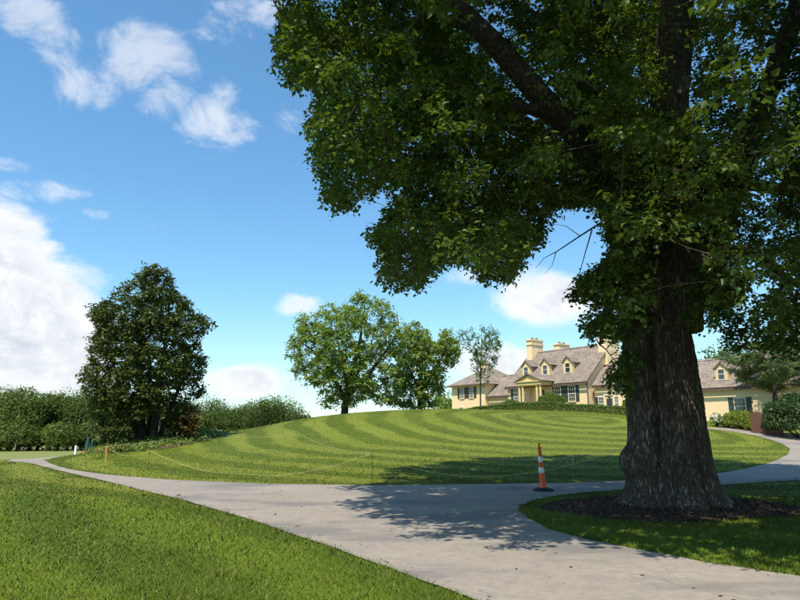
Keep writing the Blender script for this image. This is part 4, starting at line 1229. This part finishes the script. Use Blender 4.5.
def hedge(name, label, x0, x1, y0, y1, h, seed=0, group=None):
    """a clipped box hedge in the house's own directions"""
    r = np.random.default_rng(seed)
    n = int(((x1 - x0) * (y1 - y0) + 2 * (x1 - x0) * h) * 1000)
    face = r.random(n)
    x = r.uniform(x0, x1, n)
    top = face < .45
    y = np.where(top, r.uniform(y0, y1, n), np.where(face < .85, y0, y1) + r.normal(size=n) * .02)
    zz = np.where(top, h + r.normal(size=n) * .025, r.uniform(0, h, n))
    inn = r.uniform(0, .14, n)
    zz = zz - np.where(top, inn, 0); y = y + np.where(top, 0, np.where(y < (y0 + y1) / 2, inn, -inn))
    zz += .03 * np.sin(x * 2.1) + .02 * np.sin(x * 5.3)
    q = R0[:2] + x[:, None] * _ux + y[:, None] * np.array([-_ux[1], _ux[0]])
    cx, cy = to_world((x0 + x1) / 2, (y0 + y1) / 2); cz = float(H(cx, cy))
    gz = H(q[:, 0], q[:, 1])
    p = np.c_[q, gz + zz] - np.array([cx, cy, cz])
    nr = np.where(top[:, None], np.array([0, 0, 1.0]), np.array([_ux[1], -_ux[0], .3])) + r.normal(size=(n, 3)) * .5
    tip = r.normal(size=(n, 3))
    root = empty(name, (cx, cy, cz), label, 'hedge', group)
    L = r.uniform(.06, .11, n)
    me = leaf_mesh('foliage', p, tip, nr, L, L * .75, False, r.random(n))
    link('foliage', me, M['leaf_box'], root, kind='stuff')
    st = MB()
    for k in range(int((x1 - x0) / .5)):
        xx = x0 + .25 + k * .5; a, b = to_world(xx, (y0 + y1) / 2); g = float(H(a, b)) - cz
        st.tube([(a - cx, b - cy, g - .05), (a - cx, b - cy, g + h * .8)], [.04, .02], 5)
    st.build('stems', M['bark_mid'], root, fix=False, kind='stuff')
hx0 = front_x(468, -4.2, 4.2); hx1 = front_x(560, -4.2, 4.2); hx2 = front_x(664, -4.4, 4.2)
hedge('box_hedge', 'clipped dark box hedge before the porch and left wing', hx0, hx1 - .15, -4.8, -3.9, .85, 11)
hedge('box_hedge', 'clipped lower box hedge before the right end of the main house', hx1 + .1, hx2, -5.0, -4.1, .68, 12)
def hill_bush(px, ylocal, vtop, wpx, name, label, leaf, seed, rz=None, n=2600, ls=.11):
    x = front_x(px, ylocal, 4.5); a, b = to_world(x, ylocal)
    g = float(H(a, b)); _, _, d = project(np.array([[a, b, g]]))
    w = wpx / F * d[0] / 2; top = P(px, vtop, b)[2]
    rz = (top - g) / 1.72
    bush(name, label, 'shrub', (a, b, g), (w, w, rz), leaf, n, ls, seed=seed)
hill_bush(551.5, -2.9, 393.5, 29, 'boxwood_ball', 'large clipped round boxwood ball right of the porch', 'leaf_box', 21, n=9000, ls=.10)
hill_bush(511, -2.6, 400.0, 22, 'boxwood_ball', 'low round boxwood mound left of the porch', 'leaf_box', 22, n=5000, ls=.10)
hill_bush(632, -2.9, 396.5, 19, 'boxwood_ball', 'clipped round boxwood ball before the lower wing', 'leaf_box', 23, n=7000, ls=.10)
def spot_bush(u, v, ymin, ymax, w, h, name, label, leaf, seed, n, ls, cat='shrub', group=None):
    p = G(u, v, ymin, ymax); g = float(H(p[0], p[1]))
    return bush(name, label, cat, (p[0], p[1], g), (w / 2, w / 2, h / 1.72), leaf, n, ls, group, seed=seed)
def at_y(u, v, y):
    q = P(u, v, y); return q[0], q[1], float(H(q[0], q[1]))
def place_bush(u, y, w, h, name, label, leaf, seed, n, ls, cat='shrub', group=None):
    x = ray(u, 425)[0] * y
    return bush(name, label, cat, (x, y, float(H(x, y))), (w / 2, w / 2, h / 1.72), leaf, n, ls, group, seed=seed)
place_bush(741, 49.0, 2.5, 1.35, 'golden_shrub', 'bright yellow green shrub beside the drive before the right wing', 'leaf_gold', 31, 4200, .13)
place_bush(757, 47.8, 1.8, .9, 'golden_shrub', 'low yellow green shrub beside the brown board fence', 'leaf_gold', 32, 2600, .12)
place_bush(727, 49.6, 1.4, .8, 'low_shrub', 'low green shrub between the old trunk and the bright golden shrub', 'leaf_box', 33, 1200, .11)
place_bush(797, 44.5, 4.0, 2.9, 'evergreen_shrub', 'large dark evergreen shrub by the bend of the upper drive', 'leaf_dark', 34, 14000, .16)
wf = place_bush(717, 49.6, .9, 1.0, 'flowering_shrub', 'small white flowering shrub against the right wing wall', 'leaf_box', 35, 700, .10)
_r = np.random.default_rng(5); d = unit(_r.normal(size=(160, 3))); d[:, 2] = np.abs(d[:, 2])
link('blossom', leaf_mesh('blossom', d * np.array([.47, .47, .6]) + np.array([0, 0, .42]), _r.normal(size=(160, 3)), d, np.full(160, .12), np.full(160, .12), False), M['petal'], wf, kind='stuff')

# ground cover and flowers in the planting bed
def ground_cover(name, label, cat, pts, leaf, per, h, ls, seed, spread=.3):
    r = np.random.default_rng(seed)
    n = len(pts)
    p = np.repeat(pts, per, 0) + np.c_[r.normal(size=(n * per, 2)) * spread, np.zeros(n * per)]
    p[:, 2] = H(p[:, 0], p[:, 1]) + r.uniform(.02, 1, n * per) * np.repeat(r.uniform(.5, 1.2, n) * h, per)
    tip = r.normal(size=p.shape) + np.array([0, 0, .3]); nr = r.normal(size=p.shape) * .6 + np.array([0, -.3, 1])
    L = r.uniform(.6, 1.3, len(p)) * ls
    return link(name, leaf_mesh(name, p, tip, nr, L, L * .6, False, r.random(len(p))), M[leaf], None, kind='stuff', label=label, category=cat)
def scatter_in(loop, n, seed):
    r = np.random.default_rng(seed); lo, hi = np.min(loop, 0), np.max(loop, 0)
    q = r.uniform(lo, hi, (n * 4, 2)); q = q[in_poly(q[:, 0], q[:, 1], loop)][:n]
    return np.c_[q, H(q[:, 0], q[:, 1])]
ground_cover('ground_cover', 'low mixed green ground cover in the bed under the magnolia', 'ground cover', scatter_in(bed_loop, 230, 6), 'leaf_box', 45, .30, .13, 7)
ground_cover('fading_ground_cover', 'straw coloured low plants in the bed under the magnolia', 'ground cover', scatter_in(bed_loop, 90, 16), 'leaf_gold', 26, .28, .11, 8, .25)
for i, (u, v) in enumerate([(92, 459), (115, 453), (123, 452)]):
    p = G(u, v)
    fl = bush('orange_flowers', ['clump of red orange flowers near the toe of the hill', 'small clump of orange flowers at the edge of the planting bed', 'orange flower tuft beside the clump at the planting bed edge'][i], 'flowers',
              (p[0], p[1], float(H(p[0], p[1]))), ((.5, .5, .28), (.35, .35, .22), (.3, .3, .2))[i], 'leaf_box', 160, .10, seed=50 + i, core=False)
    d = unit(_r.normal(size=(18, 3))); d[:, 2] = np.abs(d[:, 2])
    rr = np.array(((.5, .5, .30), (.35, .35, .24), (.3, .3, .22))[i])
    link('blossom', leaf_mesh('blossom', d * rr + np.array([0, 0, rr[2] * .8]), _r.normal(size=(18, 3)), d, np.full(18, .09), np.full(18, .09), False), M['petal_o'], fl, kind='stuff')

# ------------------------------------------------------------------ cone, stakes, ropes and markers
cx_, cy_, cz_ = G(543.5, 491.5); cz_ = float(H(cx_, cy_)) + .022
cone = empty('traffic_cone', (cx_, cy_, cz_), 'tall slim orange traffic cone with two white bands on the drive', 'traffic cone', rotz=.35)
lean = -.055
def cone_r(z):
    return float(np.interp(z, [0.06, .16, .95, 1.10], [.094, .088, .052, .042]))
def ring(z0, z1, extra, n=28, close=True):
    prof = [(cone_r(z) + extra, z) for z in np.linspace(z0, z1, 6)]
    return prof
def lathe_lean(mb):
    mb.v = [(a + lean * c * math.cos(-.35), b + lean * c * math.sin(-.35), c) for a, b, c in mb.v]
    return mb
b = MB().lathe([(.27, .0), (.28, .015), (.275, .04), (.22, .06), (.12, .085)], 8)
b.build('base', M['rubber'], cone)
cb = lathe_lean(MB().lathe([(.11, .07), (.10, .10)] + [(cone_r(z), z) for z in np.linspace(.12, 1.09, 14)] + [(.040, 1.10)], 28))
cb.build('body', M['orange'], cone, smooth=True)
lathe_lean(MB().lathe(ring(.46, .60, .003), 28)).build('reflective_band', M['reflect'], cone, smooth=True)
lathe_lean(MB().lathe(ring(.74, .885, .003), 28)).build('reflective_band', M['reflect'], cone, smooth=True)
lathe_lean(MB().lathe([(.040, 1.095), (.052, 1.105), (.056, 1.125), (.040, 1.14), (.024, 1.15), (.024, 1.19), (.036, 1.20), (.036, 1.225), (.02, 1.235)], 18)).build('handle', M['orange'], cone, smooth=True)

def stake(u, vtop, vbase, label, mat='steel', r=.008, group=None, y=None):
    p = G(u, vbase) if y is None else (ray(u, vbase)[0] * y, y, 0)
    g = float(H(p[0], p[1])); top = P(u, vtop, p[1])[2] - g
    root = empty('rope_stake', (p[0], p[1], g), label, 'stake', group)
    MB().tube([(0, 0, -.1), (.005, 0, top * .5), (0, .004, top)], [r, r, r], 8).build('rod', M[mat], root)
    # a pigtail loop holds the rope
    k = np.linspace(0, 1.8 * math.pi, 9)
    MB().tube([(.022 * math.cos(a) - .022, 0, top + .022 * math.sin(a)) for a in k], [r * .6] * 9, 6).build('rope_loop', M[mat], root)
    return np.array([p[0], p[1], g + top])
s1 = stake(148, 450.5, 470, 'thin steel rope stake on the grass below the magnolia bed')
s2 = stake(372, 453.5, 484.2, 'thin dark rope stake at the edge of the drive before the hill')
s3 = stake(435, 444.5, 459, 'thin dark rope stake partway up the striped slope')
s4 = stake(105.3, 446.5, 463, 'orange painted stake near the toe of the hill', 'stake_o', .022)
s5 = stake(296, 431, 437, 'short rope stake high on the left shoulder of the hill', 'steel', .008)
s6 = stake(194, 433, 438, 'rope stake behind the magnolia bed on the hill edge', 'steel', .008)
tz = P(634, 448, TREE[1])[2]
anchor = np.array([TREE[0] - .93, TREE[1] - .1, tz])
def rope(a, b, sag, label, mat, low=None, n=28, r=.0045):
    t = np.linspace(0, 1, n)[:, None]
    p = a + (b - a) * t
    p[:, 2] -= (4 * sag * t * (1 - t))[:, 0]
    g = H(p[:, 0], p[:, 1]) + .035
    p[:, 2] = np.maximum(p[:, 2], g)
    mb = MB().tube(p, [r] * n, 6)
    o = mb.build('barrier_rope', M[mat], None, smooth=True, fix=False, label=label, category='rope')
    return o
rope(s1, s2, .80, 'yellow rope sagging from the magnolia bed stake to the drive edge stake', 'rope')
rope(s2, anchor, .62, 'yellow rope sagging from the drive edge stake to the old trunk', 'rope')
rope(s3, anchor, .42, 'pale rope running from the slope stake to the old trunk', 'rope_w')
rope(s5, s2, .25, 'pale rope coming down the hill to the drive edge stake', 'rope_w')
rope(s4, s6, .12, 'pale rope strung behind the magnolia bed from the orange stake', 'rope_w', r=.008)
rope(s4, s1, .30, 'yellow rope between the orange stake and the magnolia bed stake', 'rope')
rope(s6, s5, .5, 'pale rope strung along the crest of the hill', 'rope_w')
# a strip of tape tied on the rope
tk = min(np.linspace(.3, .99, 200), key=lambda k_: abs(project(np.array([s3 + (anchor - s3) * k_]))[0][0] - 572))
tp = s3 + (anchor - s3) * tk - np.array([0, 0, 4 * .42 * tk * (1 - tk)])
tm = MB().box(-.018, .018, -.003, .003, -.10, .02).box(-.012, .004, -.010, -.005, -.15, .0).box(-.03, .03, -.014, .014, -.015, .015)
to = tm.build('marker_tape', M['rope_w'], None, label='short pale tape tied on the pale rope near the old trunk', category='tape')
to.location = tp
# white marker post and folded green umbrellas by the far bend
def far_spot(u, v, y):
    x = ray(u, v)[0] * y; return x, y, float(H(x, y))
x, y, z = far_spot(75.0, 456, 41.5)
wp = empty('marker_post', (x, y, z), 'white square marker post at the far bend of the drive', 'post')
MB().box(-.055, .055, -.055, .055, -.1, P(75, 446.5, y)[2] - z).build('shaft', M['white'], wp)
zt = P(75, 446.5, y)[2] - z
MB().add([(-.07, -.07, zt), (.07, -.07, zt), (.07, .07, zt), (-.07, .07, zt), (0, 0, zt + .07)], [(0, 1, 4), (1, 2, 4), (2, 3, 4), (3, 0, 4), (3, 2, 1, 0)]).build('cap', M['white'], wp)
for u, v0, wd, yy, lab in ((86.8, 437, .24, 62.0, 'tall folded dark green umbrella beyond the far bend of the drive'), (91.0, 440.5, .15, 63.0, 'slimmer folded dark green umbrella beside the taller one')):
    x, y, z = far_spot(u, 452, yy); h = P(u, v0, y)[2] - z
    um = empty('folded_umbrella', (x, y, z), lab, 'umbrella')
    MB().tube([(0, 0, 0), (0, 0, h * .98)], [.03, .025], 8).build('pole', M['steel'], um)
    cv = MB(); vs = []; fs = []
    prof = [(.10, .16), (wd * .95, .20), (wd, .30), (wd * .78, .6), (wd * .45, .85), (.05, .985), (.01, 1.0)]
    nn = 24
    for rr_, zz in prof:
        for j in range(nn):
            a = 2 * math.pi * j / nn; q = rr_ * (1 + .22 * math.cos(6 * a))
            vs.append((q * math.cos(a), q * math.sin(a), zz * h))
    for i in range(len(prof) - 1):
        for j in range(nn):
            k = (j + 1) % nn; fs.append((i * nn + j, i * nn + k, (i + 1) * nn + k, (i + 1) * nn + j))
    cv.add(vs, fs).build('canopy', M['canvas'], um, smooth=True)
    MB().lathe([(.30, 0), (.30, .05), (.10, .09), (.05, .25)], 14).build('base', M['rubber'], um)
# board fence beside the right wing
f0 = far_spot(751, 420, 46.6); f1 = far_spot(781, 425, 45.2)
fence = empty('board_fence', (f0[0], f0[1], f0[2]), 'low red brown board fence beside the right wing', 'fence')
fa = np.array(f0[:2]); fb = np.array(f1[:2]); fl_ = np.hypot(*(fb - fa)); fd = (fb - fa) / fl_
fence.rotation_euler = (0, 0, math.atan2(fd[1], fd[0]))
nb = 15; bw = fl_ / nb
def fz(x):
    q = fa + fd * x
    return float(H(q[0], q[1])) - f0[2]
for i in range(nb):
    z0 = fz((i + .5) * bw)
    MB().box(i * bw + .008, (i + 1) * bw - .008, -.012, .012, z0 + .05, z0 + 1.52 + .015 * math.sin(i * 2.3)).build('board', M['fence'], fence)
for xx in (.0, fl_ / 2, fl_):
    MB().box(xx - .06, xx + .06, .02, .14, fz(xx) - .2, fz(xx) + 1.55).build('post', M['fence'], fence)
for zz in (.35, 1.2):
    MB().slab([(0, .013, fz(0) + zz + .08), (fl_, .013, fz(fl_) + zz + .08), (fl_, .05, fz(fl_) + zz + .08), (0, .05, fz(0) + zz + .08)], .08).build('rail', M['fence'], fence)
MB().slab([(-.05, -.05, fz(0) + 1.60), (fl_ + .05, -.05, fz(fl_) + 1.60), (fl_ + .05, .15, fz(fl_) + 1.60), (-.05, .15, fz(0) + 1.60)], .035).build('cap_rail', M['fence'], fence)
# ------------------------------------------------------------------ grass, mulch chips and litter
def edge_dist(x, y, loop):
    """distance to a closed outline (vectorised over its segments)"""
    d = np.full(x.shape, 1e9)
    for a, b in zip(loop, np.roll(loop, -1, axis=0)):
        ab = b - a; L2 = max(ab @ ab, 1e-9)
        t = np.clip(((x - a[0]) * ab[0] + (y - a[1]) * ab[1]) / L2, 0, 1)
        d = np.minimum(d, (x - a[0] - t * ab[0]) ** 2 + (y - a[1] - t * ab[1]) ** 2)
    return np.sqrt(d)
def _grass(N, rmin, rmax, seed):
    r = np.random.default_rng(seed)
    rad = np.exp(r.uniform(math.log(rmin), math.log(rmax), N))
    ang = r.uniform(-.78, .78, N)
    x = rad * np.sin(ang); y = rad * np.cos(ang)
    jx, jy = r.normal(size=(2, N)) * .028
    k = ~in_poly(x + jx, y + jy, drive_loop) & ~in_poly(x, y, mulch_loop) & ~in_poly(x, y, bed_loop)
    x, y, rad = x[k], y[k], rad[k]
    n = len(x)
    ed = np.full(n, 9.0)
    nr_ = rad < 36
    ed[nr_] = edge_dist(x[nr_], y[nr_], drive_loop[::2])
    em = np.full(n, 9.0)
    nm = np.hypot(x - TREE[0], y - TREE[1]) < 4
    em[nm] = edge_dist(x[nm], y[nm], mulch_loop)
    ed = np.minimum(ed, em)
    tuft = .5 + .5 * np.sin(x * 3.1 + 2 * np.sin(y * 1.7)) * np.sin(y * 2.7 + 1.3 * np.sin(x * 2.2))
    h = r.uniform(.028, .060, n) * (.8 + .4 * tuft) * (1 + .9 * np.exp(-ed / .12) * r.random(n))
    h *= 1 - .35 * np.clip((rad - 14) / 20, 0, 1)
    w = np.maximum(.003, rad * .00064) * r.uniform(.7, 1.4, n)
    a = r.uniform(0, 2 * math.pi, n)
    lean = r.normal(size=(n, 2)) * .6
    z = H(x, y) - .005
    c = np.c_[x, y, z]
    s = np.c_[np.cos(a), np.sin(a), np.zeros(n)] * w[:, None]
    tip = c + np.c_[lean * h[:, None], h]
    v = np.stack([c - s, c + s, tip], 1).reshape(-1, 3)
    f = np.arange(n * 3).reshape(-1, 3)
    return v, f, r.random(n)
v, f, t = _grass(780000, 3.2, 62.0, 9)
link('grass_blades', mesh_np('grass_blades', v, f, {'tint': t}), M['lawn'], None, kind='stuff', label='short mown grass blades over the striped lawns', category='grass')
def _chips(n, seed):
    r = np.random.default_rng(seed)
    q = scatter_in(mulch_loop, n, seed)
    q = q[np.hypot(q[:, 0] - TREE[0], q[:, 1] - TREE[1]) > .8]
    n = len(q)
    q[:, 2] = H(q[:, 0], q[:, 1]) + _heap(q) + r.uniform(.0, .03, n)
    L = r.uniform(.03, .10, n)
    return leaf_mesh('mulch_chips', q, r.normal(size=(n, 3)) * np.array([1, 1, .3]), r.normal(size=(n, 3)) * .4 + np.array([0, 0, 1]), L, L * .4, False)
link('mulch_chips', _chips(9000, 14), M['chip'], None, kind='stuff', label='dark shredded bark chips heaped round the old trunk', category='mulch')
def _litter(n, seed):
    r = np.random.default_rng(seed)
    q = scatter_in([tuple(p) for p in drive_loop], n * 8, seed)
    q = q[(q[:, 1] < 26) & (q[:, 1] > 3)][:n]
    # most of it gathers along the edges
    ed = edge_dist(q[:, 0], q[:, 1], drive_loop[::2]); q = q[(ed < .35) | (r.random(len(q)) < .22)]
    n = len(q)
    q[:, 2] += .024 + r.uniform(0, .012, n)
    L = r.uniform(.025, .075, n) * np.where(r.random(n) < .06, 2.2, 1)
    return leaf_mesh('leaf_litter', q, r.normal(size=(n, 3)) * np.array([1, 1, .15]), r.normal(size=(n, 3)) * .3 + np.array([0, 0, 1]), L, L * r.uniform(.2, .7, n), False)
link('leaf_litter', _litter(1500, 15), M['debris'], None, kind='stuff', label='scattered dry leaves and twigs on the worn drive', category='leaf litter')
